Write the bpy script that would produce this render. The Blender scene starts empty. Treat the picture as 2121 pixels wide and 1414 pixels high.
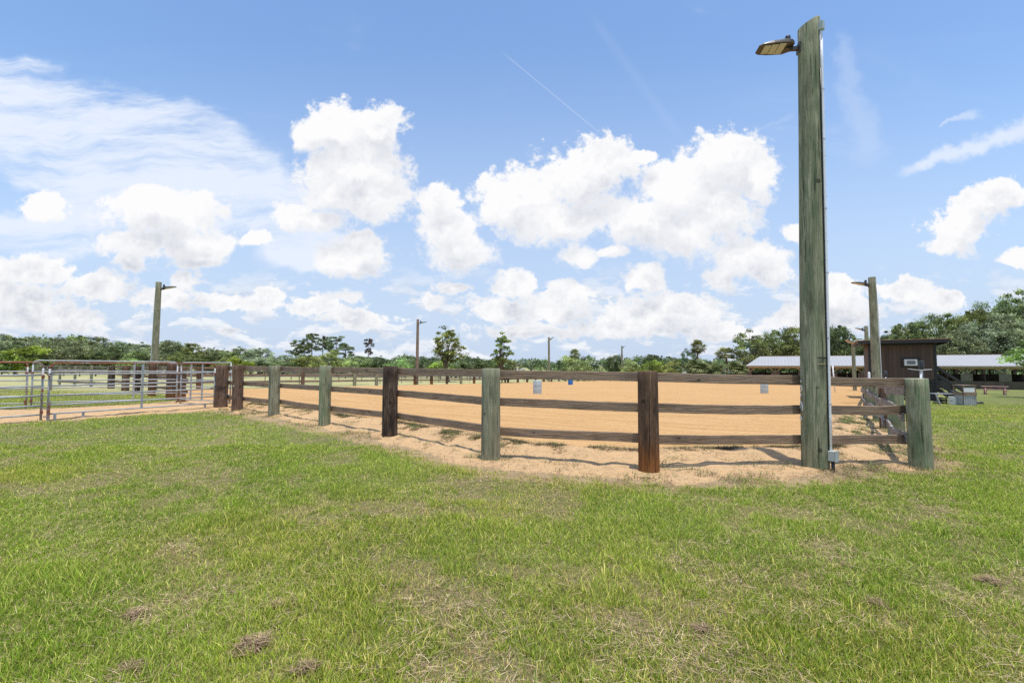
import bpy, math, random
import numpy as np
from mathutils import Vector, Matrix
R = math.radians
rng = np.random.default_rng(7)
random.seed(7)
sc = bpy.context.scene
col = sc.collection

# ------------------------------------------------------------------ camera
F = 943.0; CX = 1060.5; CY = 707.0; EYE = 1.6
PITCH = math.atan(47 / F)
CP, SP = math.cos(PITCH), math.sin(PITCH)
cam = bpy.data.cameras.new("camera"); camo = bpy.data.objects.new("camera", cam)
col.objects.link(camo); sc.camera = camo
camo.location = (0, 0, EYE); camo.rotation_euler = (math.pi / 2 + PITCH, 0, 0)
cam.sensor_width = 36.0; cam.lens = 36.0 * F / 2121.0
cam.clip_start = 0.05; cam.clip_end = 6000

# ------------------------------------------------------------------ exposure
sc.view_settings.view_transform = 'Standard'; sc.view_settings.look = 'None'
sc.view_settings.gamma = 1.0; sc.view_settings.exposure = 0.45
sc.cycles.max_bounces = 6; sc.cycles.diffuse_bounces = 3; sc.cycles.glossy_bounces = 2
sc.cycles.transmission_bounces = 3; sc.cycles.transparent_max_bounces = 4
sc.cycles.use_denoising = False
sc.cycles.sample_clamp_indirect = 6.0

# ------------------------------------------------------------------ sun
SUN_EL = R(81.5)
sx, sy = 0.45, -0.89                       # horizontal direction towards the sun
sd = Vector((sx * math.cos(SUN_EL), sy * math.cos(SUN_EL), math.sin(SUN_EL))).normalized()
sun = bpy.data.lights.new("sun", 'SUN'); suno = bpy.data.objects.new("sun", sun); col.objects.link(suno)
sun.energy = 3.2; sun.angle = R(0.8); sun.color = (1.0, 0.955, 0.88)
suno.rotation_euler = sd.to_track_quat('Z', 'Y').to_euler()

# ------------------------------------------------------------------ node helper
class NT:
    def __init__(s, tree):
        s.t = tree; s.n = tree.nodes; s.l = tree.links
    def new(s, kind, **kw):
        nd = s.n.new(kind)
        for k, v in kw.items():
            if k.startswith('i_'):
                key = k[2:]
                key = int(key) if key.isdigit() else key
                s.set(nd, key, v)
            else: setattr(nd, k, v)
        return nd
    def set(s, nd, key, v):
        sock = nd.inputs[key]
        if isinstance(v, bpy.types.NodeSocket): s.l.new(v, sock)
        else: sock.default_value = v
    def math(s, op, a, b=0.0, c=None, clamp=False):
        nd = s.n.new('ShaderNodeMath'); nd.operation = op; nd.use_clamp = clamp
        s.set(nd, 0, a); s.set(nd, 1, b)
        if c is not None: s.set(nd, 2, c)
        return nd.outputs[0]
    def vmath(s, op, a, b=(0, 0, 0), c=None, out=0):
        nd = s.n.new('ShaderNodeVectorMath'); nd.operation = op
        s.set(nd, 0, a); s.set(nd, 1, b)
        if c is not None: s.set(nd, 2, c)
        return nd.outputs[out]
    def noise(s, vec, scale, detail=4, rough=0.55, dist=0.0, out=0, dim='3D'):
        nd = s.n.new('ShaderNodeTexNoise'); nd.noise_dimensions = dim
        s.set(nd, 'Vector', vec); nd.inputs['Scale'].default_value = scale
        nd.inputs['Detail'].default_value = detail; nd.inputs['Roughness'].default_value = rough
        nd.inputs['Distortion'].default_value = dist
        return nd.outputs[out]
    def ss(s, x, lo, hi, a=0.0, b=1.0):
        nd = s.n.new('ShaderNodeMapRange'); nd.interpolation_type = 'SMOOTHSTEP'
        s.set(nd, 0, x); s.set(nd, 1, lo); s.set(nd, 2, hi); s.set(nd, 3, a); s.set(nd, 4, b)
        return nd.outputs[0]
    def mix(s, f, a, b, mode='MIX'):
        nd = s.n.new('ShaderNodeMix'); nd.data_type = 'RGBA'; nd.blend_type = mode; nd.clamp_factor = True
        s.set(nd, 0, f); s.set(nd, 6, a); s.set(nd, 7, b)
        return nd.outputs[2]
def c4(c): return (c[0], c[1], c[2], 1.0)

# ------------------------------------------------------------------ world: sky with the day's clouds
world = bpy.data.worlds.new("World"); sc.world = world; world.use_nodes = True
world.node_tree.nodes.clear()
W = NT(world.node_tree)
sky = W.new('ShaderNodeTexSky', sky_type='NISHITA', sun_disc=False)
sky.sun_elevation = SUN_EL; sky.sun_rotation = math.atan2(sx, sy)
sky.air_density = 1.0; sky.dust_density = 0.6; sky.ozone_density = 1.0; sky.altitude = 10
SKY = 0.15
tc = W.new('ShaderNodeTexCoord').outputs['Generated']
sep = W.new('ShaderNodeSeparateXYZ', i_0=tc)
yy = W.math('MAXIMUM', W.math('ABSOLUTE', sep.outputs[1]), 0.12)
uu = W.math('DIVIDE', sep.outputs[0], yy); vv = W.math('DIVIDE', sep.outputs[2], yy)
P = W.new('ShaderNodeCombineXYZ', i_0=uu, i_1=vv).outputs[0]
def sky_uv(px, py):
    a = (px - CX) / F; b = (CY - py) / F
    y = CP - b * SP; z = SP + b * CP
    return a / y, z / y
# domain warp gives the billows
wn = W.noise(P, 5.0, 3, 0.6, out=1)
wv = W.vmath('SUBTRACT', wn, (0.5, 0.5, 0.5))
Pw = W.vmath('MULTIPLY_ADD', wv, (0.075, 0.065, 0.0), P)
wn2 = W.noise(P, 17.0, 3, 0.6, out=1)
Pw = W.vmath('MULTIPLY_ADD', W.vmath('SUBTRACT', wn2, (0.5, 0.5, 0.5)), (0.05, 0.045, 0.0), Pw)
BL = [(700,268,88,66),(782,272,60,64),(655,268,44,48),(735,350,118,82),(765,412,100,58),(690,400,60,50),
      (905,418,46,40),(925,478,72,58),(950,525,78,50),
      (1075,420,92,72),(1190,372,92,76),(1262,335,76,52),(1150,455,115,56),(1335,318,30,16),
      (1500,330,88,68),(1420,388,112,72),(1565,372,56,62),(1330,455,112,62),(1420,478,118,62),(1490,440,92,58),
      (1200,527,40,28),(1262,524,36,18),
      (725,538,84,38),(752,510,44,28),
      (618,448,54,34),(668,466,52,20),
      (340,440,128,52),(310,415,80,34),(395,500,108,42),(275,505,80,30),(420,535,60,20),
      (105,425,52,34),(530,495,36,20),
      (60,560,110,42),(30,620,140,50),(205,588,84,32),(272,543,34,18),(100,655,160,38),
      (388,578,40,26),(350,618,80,34),(545,612,50,26),(462,622,60,22),
      (655,630,64,26),(728,612,46,20),(740,660,92,24),(900,620,24,16),(945,598,40,14),
      (1060,592,58,34),(1030,640,78,28),(1185,610,62,34),(1130,642,112,32),(1330,580,48,36),
      (1385,640,130,42),(1300,672,150,32),(1100,685,140,22),(1480,680,120,24),
      (1545,540,82,44),(1592,568,66,32),(1505,572,60,28),(1650,485,36,22),
      (1990,470,72,44),(2042,415,60,36),(2085,400,50,40),(1965,510,58,28),(2110,535,50,22),
      (1880,612,72,32),(1965,622,46,22),(1740,612,62,42),(1700,655,120,36),(470,675,40,12)]
UP = (-0.012, 0.055, 0)                      # towards the sun, as the clouds see it
Pl = W.vmath('ADD', Pw, UP)
D = None; D2 = None
for i, (px, py, rx, ry) in enumerate(BL):
    u, v = sky_uv(px, py)
    k = 1.17 if py < 560 else 1.05
    ix, iy = F / (rx * k), F / (ry * k)
    q = W.vmath('LENGTH', W.vmath('MULTIPLY_ADD', Pw, (ix, iy, 0), (-u * ix, -v * iy, 0)), out=1)
    q2 = W.vmath('LENGTH', W.vmath('MULTIPLY_ADD', Pl, (ix, iy, 0), (-u * ix, -v * iy, 0)), out=1)
    D = q if D is None else W.math('SMOOTH_MIN', D, q, 0.25)
    D2 = q2 if D2 is None else W.math('SMOOTH_MIN', D2, q2, 0.25)
def puffs(vec, scale, det):
    n = W.new('ShaderNodeTexVoronoi', feature='SMOOTH_F1', voronoi_dimensions='2D', normalize=True)
    W.set(n, 'Vector', vec); n.inputs['Scale'].default_value = scale; n.inputs['Detail'].default_value = det
    n.inputs['Roughness'].default_value = 0.62; n.inputs['Lacunarity'].default_value = 2.3; n.inputs['Smoothness'].default_value = 0.35
    return W.math('SUBTRACT', 1.0, n.outputs['Distance'])
puf = puffs(Pw, 15.0, 4.0)
puf_up = puffs(W.vmath('ADD', Pw, (-0.004, 0.014, 0)), 15.0, 4.0)
lowf = W.ss(vv, 0.30, 0.16)
edge = W.noise(P, 24.0, 10, 0.68)
edge_lo = W.noise(W.vmath('MULTIPLY', P, (1.0, 1.35, 1.0)), 44.0, 8, 0.66)
edge = W.math('ADD', W.math('MULTIPLY', edge, W.math('SUBTRACT', 1.0, lowf)), W.math('MULTIPLY', edge_lo, lowf))
big0 = W.noise(P, 6.5, 5, 0.6); big1 = W.noise(P, 15.0, 5, 0.6)
big = W.math('ADD', W.math('MULTIPLY', big0, W.math('SUBTRACT', 1.0, lowf)), W.math('MULTIPLY', big1, lowf))
top = W.ss(W.math('SUBTRACT', D2, D), -0.55, 0.65)      # 1 on lit tops, 0 under the base
dens = W.math('SUBTRACT', 1.0, D)
dens = W.math('MULTIPLY_ADD', W.math('SUBTRACT', edge, 0.5), 1.25, dens)
dens = W.math('MULTIPLY_ADD', W.math('SUBTRACT', big, 0.5), 0.8, dens)
dens = W.math('MULTIPLY_ADD', W.math('SUBTRACT', puf, 0.72), 0.9, dens)
alpha = W.ss(dens, -0.04, W.math('MULTIPLY_ADD', top, -0.22, 0.46))
# ragged low stratocumulus near the horizon
Plow = W.vmath('MULTIPLY', P, (1.0, 2.6, 1.0))
lown = W.noise(Plow, 7.5, 9, 0.62, 0.2)
lowmask = W.ss(vv, 0.24, 0.12)
lowa = W.math('MULTIPLY', W.ss(lown, 0.49, 0.565), W.math('MULTIPLY', lowmask, 0.88))
# cirrus: streaks falling to the right over the left half, faint elsewhere
mp = W.new('ShaderNodeMapping'); W.set(mp, 'Vector', W.vmath('MULTIPLY_ADD', W.vmath('SUBTRACT', wn, (0.5, 0.5, 0.5)), (0.05, 0.10, 0), P)); mp.inputs['Rotation'].default_value = (0, 0, R(36))
mp.inputs['Scale'].default_value = (0.8, 5.0, 1.0)
cin = W.noise(mp.outputs[0], 2.6, 9, 0.66, 0.12)
cin2 = W.noise(P, 3.0, 4, 0.6)
Dc = None
for (px, py, rx, ry) in [(20,190,160,90),(200,240,190,85),(360,290,170,80),(480,360,150,80),(600,440,110,80),(200,330,260,90),(60,280,160,90),(330,430,240,80),(120,480,200,60),(640,520,120,50)]:
    u, v = sky_uv(px, py); ix, iy = F / rx, F / ry
    ln = W.vmath('LENGTH', W.vmath('MULTIPLY_ADD', Pw, (ix, iy, 0), (-u * ix, -v * iy, 0)), out=1)
    Dc = ln if Dc is None else W.math('SMOOTH_MIN', Dc, ln, 0.5)
cm = W.math('MULTIPLY_ADD', W.math('SUBTRACT', cin2, 0.5), 1.0, W.ss(Dc, 1.25, 0.35))
cmm = W.ss(cm, 0.0, 0.65)
cirr = W.math('MULTIPLY', W.math('MULTIPLY', W.ss(W.math('MULTIPLY_ADD', cmm, 0.16, cin), 0.46, 0.74), cmm), 0.95)
mp2 = W.new('ShaderNodeMapping'); W.set(mp2, 'Vector', P); mp2.inputs['Rotation'].default_value = (0, 0, R(38)); mp2.inputs['Scale'].default_value = (0.8, 4.5, 1)
faint = W.math('MULTIPLY', W.ss(W.noise(mp2.outputs[0], 1.3, 6, 0.6, 0.8), 0.52, 0.85), 0.10)
# streak cloud on the right: line from (1860,348) to (2150,262)
def band(p0, p1, w, soft, amp):
    u0, v0 = sky_uv(*p0); u1, v1 = sky_uv(*p1)
    L = math.hypot(u1 - u0, v1 - v0); t = ((u1 - u0) / L, (v1 - v0) / L); n = (-t[1], t[0])
    a = W.vmath('DOT_PRODUCT', W.vmath('SUBTRACT', Pw if amp else P, (u0, v0, 0)), (t[0], t[1], 0), out=1)
    b = W.math('ABSOLUTE', W.vmath('DOT_PRODUCT', W.vmath('SUBTRACT', Pw if amp else P, (u0, v0, 0)), (n[0], n[1], 0), out=1))
    e = W.math('MULTIPLY', W.ss(a, 0.0, L * 0.15), W.ss(a, L * 1.05, L * 0.8))
    ww = W.math('MULTIPLY_ADD', a, w * 1.2 / L, w * 0.5) if amp else w
    r = W.math('DIVIDE', b, ww)
    if amp: r = W.math('MULTIPLY_ADD', W.math('SUBTRACT', edge, 0.5), amp, r)
    return W.math('MULTIPLY', e, W.ss(r, 1.0, 1.0 - soft))
s1 = W.math('MULTIPLY', band((1850, 352), (2190, 250), 0.026, 0.9, 1.6), 0.8)
s2 = W.math('MULTIPLY', band((1950, 270), (2030, 234), 0.010, 0.9, 1.4), 0.45)
s3 = W.math('MULTIPLY', band((1030, 100), (1262, 292), 0.0026, 1.0, 0), 0.22)
s4 = W.math('MULTIPLY', band((1560, 285), (1640, 232), 0.010, 0.9, 1.6), 0.12)
s5 = W.math('MULTIPLY', band((1745, 60), (1795, 350), 0.045, 1.0, 1.4), 0.22)
s6 = W.math('MULTIPLY', band((1215, 20), (1420, 300), 0.020, 1.0, 0), 0.05)
ca = W.math('MAXIMUM', W.math('MAXIMUM', cirr, W.math('MAXIMUM', faint, W.math('MAXIMUM', s5, s6))), W.math('MAXIMUM', W.math('MAXIMUM', s1, s2), W.math('MAXIMUM', s3, s4)))
# cloud colour: lit tops, greyer under-sides
emb = W.math('SUBTRACT', puf_up, puf)            # higher neighbour upwards = this side looks down
thick = W.ss(dens, 0.10, 0.9)
shade = W.math('MULTIPLY_ADD', emb, 1.3, W.math('MULTIPLY_ADD', top, -0.85, W.math('MULTIPLY_ADD', W.math('SUBTRACT', big, 0.5), 1.9, 0.78)))
shade = W.math('ADD', shade, W.math('MULTIPLY', lowf, 0.26))
shade = W.math('MULTIPLY', W.math('MAXIMUM', shade, 0.0), W.math('MULTIPLY_ADD', thick, 0.7, 0.3), clamp=True)
WH = 0.72 / SKY
ccol = W.mix(shade, (WH, WH, WH * 1.01, 1), (0.44 / SKY, 0.465 / SKY, 0.525 / SKY, 1))
hs = W.new('ShaderNodeHueSaturation', i_Color=sky.outputs[0]); hs.inputs['Saturation'].default_value = 1.10; hs.inputs['Value'].default_value = 1.08
skyc = W.mix(W.ss(vv, 0.80, -0.06, 0.0, 0.97), hs.outputs[0], (0.40 / SKY, 0.485 / SKY, 0.63 / SKY, 1))
base = W.mix(ca, skyc, (0.60 / SKY, 0.65 / SKY, 0.74 / SKY, 1))
lown2 = W.noise(W.vmath('ADD', Plow, (0, 0.035, 0)), 7.5, 6, 0.62, 0.2)
lsh = W.math('MULTIPLY_ADD', W.math('SUBTRACT', lown2, lown), 4.5, 0.45, clamp=True)
lcol = W.mix(lsh, (0.67 / SKY, 0.69 / SKY, 0.72 / SKY, 1), (0.46 / SKY, 0.51 / SKY, 0.60 / SKY, 1))
base = W.mix(lowa, base, lcol)
base = W.mix(alpha, base, ccol)
bg = W.new('ShaderNodeBackground', i_Color=base, i_Strength=SKY)
W.l.new(bg.outputs[0], W.new('ShaderNodeOutputWorld').inputs[0])
world.cycles.sampling_method = 'MANUAL'; world.cycles.sample_map_resolution = 512

# ------------------------------------------------------------------ terrain
def sst(x, a, b):
    t = np.clip((np.asarray(x, float) - a) / (b - a), 0, 1); return t * t * (3 - 2 * t)
def vnoise(x, y, s, seed=0):
    x = np.asarray(x, float) * s + seed * 17.3; y = np.asarray(y, float) * s + seed * 9.1
    xi = np.floor(x); yi = np.floor(y); fx = x - xi; fy = y - yi
    fx = fx * fx * (3 - 2 * fx); fy = fy * fy * (3 - 2 * fy)
    def h(a, b):
        v = np.sin(a * 127.1 + b * 311.7 + seed * 74.7) * 43758.5453
        return v - np.floor(v)
    return (h(xi, yi) * (1 - fx) + h(xi + 1, yi) * fx) * (1 - fy) + (h(xi, yi + 1) * (1 - fx) + h(xi + 1, yi + 1) * fx) * fy
def fbm(x, y, s, seed=0, o=4):
    t = 0; a = 1; n = 0
    for k in range(o):
        t = t + a * vnoise(x, y, s * 2 ** k, seed + k * 3); n += a; a *= .55
    return t / n
def hz(X, Y):
    X = np.asarray(X, float); Y = np.asarray(Y, float)
    Xc = 120 * np.tanh(X / 120); Yc = np.where(Y > 100, 100 + 40 * (1 - np.exp(-np.maximum(Y - 100, 0) / 40)), Y)
    d = .014 * Xc + .0165 * Yc - .15
    return -sst(Y, 8, 22) * d
def ray(px, py):
    a = (px - CX) / F; b = (CY - py) / F
    return np.array([a, CP - b * SP, SP + b * CP])
def gnd(px, py):
    """where the pixel's ray meets the terrain"""
    d = ray(px, py); t = 5.0
    for _ in range(60):
        p = d * t; z = float(hz(p[0], p[1]))
        t = 0.5 * t + 0.5 * ((z - EYE) / d[2])
    p = d * t
    return float(p[0]), float(p[1])
def xat(px, Y, z=0.5):
    dep = Y * CP + (z - EYE) * SP
    return (px - CX) / F * dep
def zat(py, Y):
    b = (CY - py) / F
    return EYE + Y * (SP + b * CP) / (CP - b * SP)
def gz(X, Y): return float(hz(X, Y))

# ------------------------------------------------------------------ mesh + object helpers
def nmesh(name, V, polys, colr=None, smooth=False):
    """polys: list of int arrays (n,k)"""
    me = bpy.data.meshes.new(name)
    V = np.asarray(V, np.float32).reshape(-1, 3)
    me.vertices.add(len(V)); me.vertices.foreach_set('co', V.ravel())
    li = np.concatenate([np.asarray(p, np.int32).ravel() for p in polys])
    ls = []; s = 0
    for p in polys:
        n, k = p.shape; ls.append(s + np.arange(n, dtype=np.int32) * k); s += n * k
    ls = np.concatenate(ls)
    me.loops.add(len(li)); me.loops.foreach_set('vertex_index', li)
    me.polygons.add(len(ls)); me.polygons.foreach_set('loop_start', ls)
    me.polygons.foreach_set('use_smooth', np.concatenate([np.full(len(p), bool(smooth) and p.shape[1] == 4) for p in polys]))
    if colr is not None:
        ca_ = me.color_attributes.new('Col', 'FLOAT_COLOR', 'POINT')
        C = np.ones((len(V), 4), np.float32); C[:, :3] = colr
        ca_.data.foreach_set('color', C.ravel())
    me.update(calc_edges=True); me.validate()
    return me
class MB:
    def __init__(s): s.v = []; s.f = {}; s.n = 0; s.sm = False
    def add(s, V, Fs):
        V = np.asarray(V, float).reshape(-1, 3)
        for f in Fs: s.f.setdefault(len(f), []).append([i + s.n for i in f])
        s.v.append(V); s.n += len(V); return s
    def box(s, c, d, rot=None):
        x, y, z = d[0] / 2, d[1] / 2, d[2] / 2
        b = min(min(x, y, z) * 0.12, .008)
        # chamfered box
        V = []
        for sx_ in (-1, 1):
            for sy_ in (-1, 1):
                for sz_ in (-1, 1):
                    V += [(sx_ * x, sy_ * (y - b), sz_ * (z - b)), (sx_ * (x - b), sy_ * y, sz_ * (z - b)), (sx_ * (x - b), sy_ * (y - b), sz_ * z)]
        V = np.array(V)
        def idx(a, b_, c_, k): return (((a > 0) * 4) + ((b_ > 0) * 2) + (c_ > 0)) * 3 + k
        Fs = []
        for a in (-1, 1):
            q = [idx(a, -1, -1, 0), idx(a, 1, -1, 0), idx(a, 1, 1, 0), idx(a, -1, 1, 0)]; Fs.append(q if a > 0 else q[::-1])
            q = [idx(-1, a, -1, 1), idx(1, a, -1, 1), idx(1, a, 1, 1), idx(-1, a, 1, 1)]; Fs.append(q[::-1] if a > 0 else q)
            q = [idx(-1, -1, a, 2), idx(1, -1, a, 2), idx(1, 1, a, 2), idx(-1, 1, a, 2)]; Fs.append(q if a > 0 else q[::-1])
        for a in (-1, 1):
            for b_ in (-1, 1):
                q = [idx(a, b_, -1, 0), idx(a, b_, 1, 0), idx(a, b_, 1, 1), idx(a, b_, -1, 1)]; Fs.append(q if a * b_ < 0 else q[::-1])
                q = [idx(a, -1, b_, 0), idx(a, 1, b_, 0), idx(a, 1, b_, 2), idx(a, -1, b_, 2)]; Fs.append(q[::-1] if a * b_ < 0 else q)
                q = [idx(-1, a, b_, 1), idx(1, a, b_, 1), idx(1, a, b_, 2), idx(-1, a, b_, 2)]; Fs.append(q if a * b_ < 0 else q[::-1])
                for c_ in (-1, 1):
                    q = [idx(a, b_, c_, 0), idx(a, b_, c_, 1), idx(a, b_, c_, 2)]; Fs.append(q if a * b_ * c_ > 0 else q[::-1])
        if rot is not None: V = V @ np.array(rot).T
        return s.add(V + np.array(c), Fs)
    def bar(s, p, q, w, h, up=(0, 0, 1)):
        p = Vector(p); q = Vector(q); x = (q - p); L = x.length; x.normalize()
        y = Vector(up).cross(x)
        if y.length < 1e-4: y = Vector((0, 1, 0)).cross(x)
        y.normalize(); z = x.cross(y)
        m = np.array([[x[i], y[i], z[i]] for i in range(3)])
        return s.box((p + q) / 2, (L, w, h), m)
    def tube(s, pts, rad, n=8, caps=True):
        pts = [Vector(p) for p in pts]; K = len(pts)
        if not hasattr(rad, '__len__'): rad = [rad] * K
        V = []; prev = None
        for i, p in enumerate(pts):
            t = (pts[min(i + 1, K - 1)] - pts[max(i - 1, 0)]).normalized()
            if prev is None:
                a = Vector((0, 0, 1)).cross(t)
                if a.length < 1e-3: a = Vector((1, 0, 0))
            else: a = prev - t * prev.dot(t)
            a.normalize(); prev = a; b = t.cross(a)
            for k in range(n):
                an = 2 * math.pi * k / n
                V.append(p + (a * math.cos(an) + b * math.sin(an)) * rad[i])
        Fs = [[i * n + k, i * n + (k + 1) % n, (i + 1) * n + (k + 1) % n, (i + 1) * n + k] for i in range(K - 1) for k in range(n)]
        if caps: Fs += [list(range(n))[::-1], [(K - 1) * n + k for k in range(n)]]
        return s.add([tuple(v) for v in V], Fs)
    def lathe(s, prof, n=20, c=(0, 0, 0), cap=True):
        V = [(r * math.cos(2 * math.pi * k / n) + c[0], r * math.sin(2 * math.pi * k / n) + c[1], z + c[2]) for (r, z) in prof for k in range(n)]
        K = len(prof)
        Fs = [[i * n + k, i * n + (k + 1) % n, (i + 1) * n + (k + 1) % n, (i + 1) * n + k] for i in range(K - 1) for k in range(n)]
        if cap: Fs += [list(range(n))[::-1], [(K - 1) * n + k for k in range(n)]]
        return s.add(V, Fs)
    def mesh(s, name, smooth=False):
        return nmesh(name, np.concatenate(s.v), [np.array(f) for f in s.f.values()], smooth=smooth)
    def build(s, name, m, parent=None, smooth=False, loc=(0, 0, 0), rot=(0, 0, 0), label=None):
        return link(name, s.mesh(name, smooth), m, parent, loc, rot, label)
def link(name, me, m, parent=None, loc=(0, 0, 0), rot=(0, 0, 0), label=None):
    o = bpy.data.objects.new(name, me); col.objects.link(o)
    if m is not None and len(me.materials) == 0: me.materials.append(m)
    o.parent = parent; o.location = loc; o.rotation_euler = rot
    if label: o['label'] = label
    return o
def thing(name, label, cat, loc=(0, 0, 0), rz=0.0, group=None):
    o = bpy.data.objects.new(name, None); col.objects.link(o); o.empty_display_size = .2
    o.location = loc; o.rotation_euler = (0, 0, rz)
    return tag(o, label, cat, group)
def tag(o, label=None, cat=None, group=None, kind=None):
    if label: o['label'] = label
    if cat: o['category'] = cat
    if group: o['group'] = group
    if kind: o['kind'] = kind
    return o
def dup(root, loc, rz, label, scale=None, group=None):
    r = root.copy(); col.objects.link(r); r.location = loc; r.rotation_euler = (0, 0, rz); r['label'] = label
    if scale is not None: r.scale = scale
    if group: r['group'] = group
    for ch in list(root.children):
        c = ch.copy(); col.objects.link(c); c.parent = r
        for g in ch.children:
            d = g.copy(); col.objects.link(d); d.parent = c
    return r

# ------------------------------------------------------------------ materials
def newmat(name):
    m = bpy.data.materials.new(name); m.use_nodes = True; m.node_tree.nodes.clear()
    t = NT(m.node_tree); b = t.new('ShaderNodeBsdfPrincipled'); o = t.new('ShaderNodeOutputMaterial')
    t.l.new(b.outputs[0], o.inputs[0]); return m, t, b
def bump(t, b, h, strength=.4, dist=.01):
    bp = t.new('ShaderNodeBump', i_Height=h, i_Strength=strength, i_Distance=dist); t.l.new(bp.outputs[0], b.inputs['Normal'])
def plain(name, c, rough=.6, metal=0.0, var=.25, scale=6, bmp=.1):
    m, t, b = newmat(name)
    co = t.new('ShaderNodeTexCoord').outputs['Object']
    n = t.noise(co, scale, 6, .6)
    f = t.ss(n, .3, .7)
    cc = t.mix(f, c4([x * (1 - var) for x in c]), c4([min(1, x * (1 + var)) for x in c]))
    t.set(b, 'Base Color', cc); b.inputs['Roughness'].default_value = rough; b.inputs['Metallic'].default_value = metal
    bump(t, b, n, bmp, .01)
    return m
def wood(name, dark, mid, light, axis='Z', stain=None, stain_amt=0.0, crack=.5, knots=True, gs=1.0, foot=None):
    m, t, b = newmat(name)
    co = t.new('ShaderNodeTexCoord').outputs['Object']
    rnd = t.new('ShaderNodeObjectInfo').outputs['Random']
    off = t.vmath('SCALE', (1.0, 1.7, 2.3)); t.l.new(t.math('MULTIPLY', rnd, 40.0), off.node.inputs['Scale'])
    p = t.vmath('ADD', co, off)
    s = {'Z': (1, 1, .07), 'X': (.07, 1, 1)}[axis]
    g = t.vmath('MULTIPLY', p, s)
    wob = t.noise(t.vmath('MULTIPLY', p, {'Z': (1, 1, .45), 'X': (.45, 1, 1)}[axis]), 6 * gs, 3, .5, out=1)
    g2 = t.vmath('MULTIPLY_ADD', t.vmath('SUBTRACT', wob, (.5, .5, .5)), (.05, .05, .05), g)
    fine = t.noise(g2, 70 * gs, 6, .7)
    mid_n = t.noise(g2, 17 * gs, 5, .6)
    wv_ = t.new('ShaderNodeTexWave', wave_type='BANDS', bands_direction='Z' if axis == 'X' else 'X')
    t.set(wv_, 'Vector', g2); wv_.inputs['Scale'].default_value = 13 * gs; wv_.inputs['Distortion'].default_value = 7.0
    wv_.inputs['Detail'].default_value = 3; wv_.inputs['Detail Scale'].default_value = 1.4
    gr = t.math('MULTIPLY_ADD', wv_.outputs['Fac'], .35 if axis == 'X' else .14, t.math('MULTIPLY_ADD', fine, .5, t.math('MULTIPLY', mid_n, .45 if axis == 'X' else .66)))
    c = t.mix(t.ss(gr, .38, .62), c4(dark), c4(mid))
    c = t.mix(t.ss(gr, .60, .92), c, c4(light))
    patch = t.noise(t.vmath('MULTIPLY', p, {'Z': (1, 1, .35), 'X': (.35, 1, 1)}[axis]), 5.5, 4, .6)
    c = t.mix(t.math('MULTIPLY', t.ss(patch, .45, .72), .55), c, c4([x * .55 for x in dark]))
    if stain is not None:
        pn = t.noise(t.vmath('MULTIPLY', p, {'Z': (1, 1, .22), 'X': (.22, 1, 1)}[axis]), 9, 5, .6)
        c = t.mix(t.math('MULTIPLY', t.ss(pn, .52 - .12 * stain_amt, .66), stain_amt), c, c4(stain))
    if foot is not None:      # the damp, rusty foot of a creosoted post
        zz = t.new('ShaderNodeSeparateXYZ', i_0=co).outputs[2]
        ff = t.math('MULTIPLY', t.ss(t.math('MULTIPLY_ADD', t.math('SUBTRACT', patch, .5), .6, zz), .62, .12), .8)
        c = t.mix(ff, c, t.mix(t.ss(gr, .4, .7), c4([x * .45 for x in foot]), c4(foot)))
    h = gr
    if knots:
        vo = t.new('ShaderNodeTexVoronoi', feature='F1', voronoi_dimensions='3D'); t.set(vo, 'Vector', t.vmath('MULTIPLY', p, {'Z': (1.6, 1.6, 1.5), 'X': (1.7, 3, 3)}[axis]))
        vo.inputs['Scale'].default_value = 1.7
        kd = t.math('MULTIPLY_ADD', t.math('SUBTRACT', fine, .5), .10, vo.outputs['Distance'])
        kn = t.ss(kd, .13, .07)
        c = t.mix(t.math('MULTIPLY', kn, .8), c, c4([x * .35 for x in dark]))
        h = t.math('SUBTRACT', h, t.math('MULTIPLY', kn, .4))
    cr = t.noise(t.vmath('MULTIPLY', p, {'Z': (1, 1, .03), 'X': (.03, 1, 1)}[axis]), 42 * gs, 2, .5)
    ck = t.math('MULTIPLY', t.ss(cr, .37, .31), crack)
    c = t.mix(ck, c, c4([x * .25 for x in dark]))
    h = t.math('SUBTRACT', h, t.math('MULTIPLY', ck, .8))
    t.set(b, 'Base Color', c); b.inputs['Roughness'].default_value = .85; b.inputs['Specular IOR Level'].default_value = .25
    bump(t, b, h, .7, .012)
    return m
M = {}
M['post_green'] = wood('treated_green_wood', (.10, .11, .062), (.27, .275, .17), (.52, .50, .36), 'Z', (.15, .235, .12), .55, crack=.8)
M['post_grey'] = wood('treated_grey_green_wood', (.11, .11, .068), (.26, .25, .165), (.48, .46, .33), 'Z', (.14, .18, .10), .5, crack=.7)
M['post_brown'] = wood('creosoted_brown_wood', (.045, .025, .016), (.13, .075, .045), (.24, .155, .10), 'Z', (.02, .018, .016), .6, crack=.9, foot=(.26, .10, .025))
M['post_dark'] = wood('dark_creosoted_wood', (.035, .024, .018), (.10, .065, .045), (.22, .17, .12), 'Z', (.012, .012, .012), .85, crack=.9)
M['post_red'] = wood('reddish_brown_wood', (.065, .038, .027), (.175, .11, .075), (.29, .20, .145), 'Z', (.05, .03, .02), .4, crack=.7)
M['pole_green'] = wood('mottled_green_pole', (.105, .11, .065), (.245, .25, .155), (.47, .45, .31), 'Z', (.12, .165, .09), .7, crack=.8, gs=.85)
M['rail_post'] = wood('weathered_pole', (.12, .09, .065), (.24, .18, .135), (.35, .28, .22), 'Z', None, 0)
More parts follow.
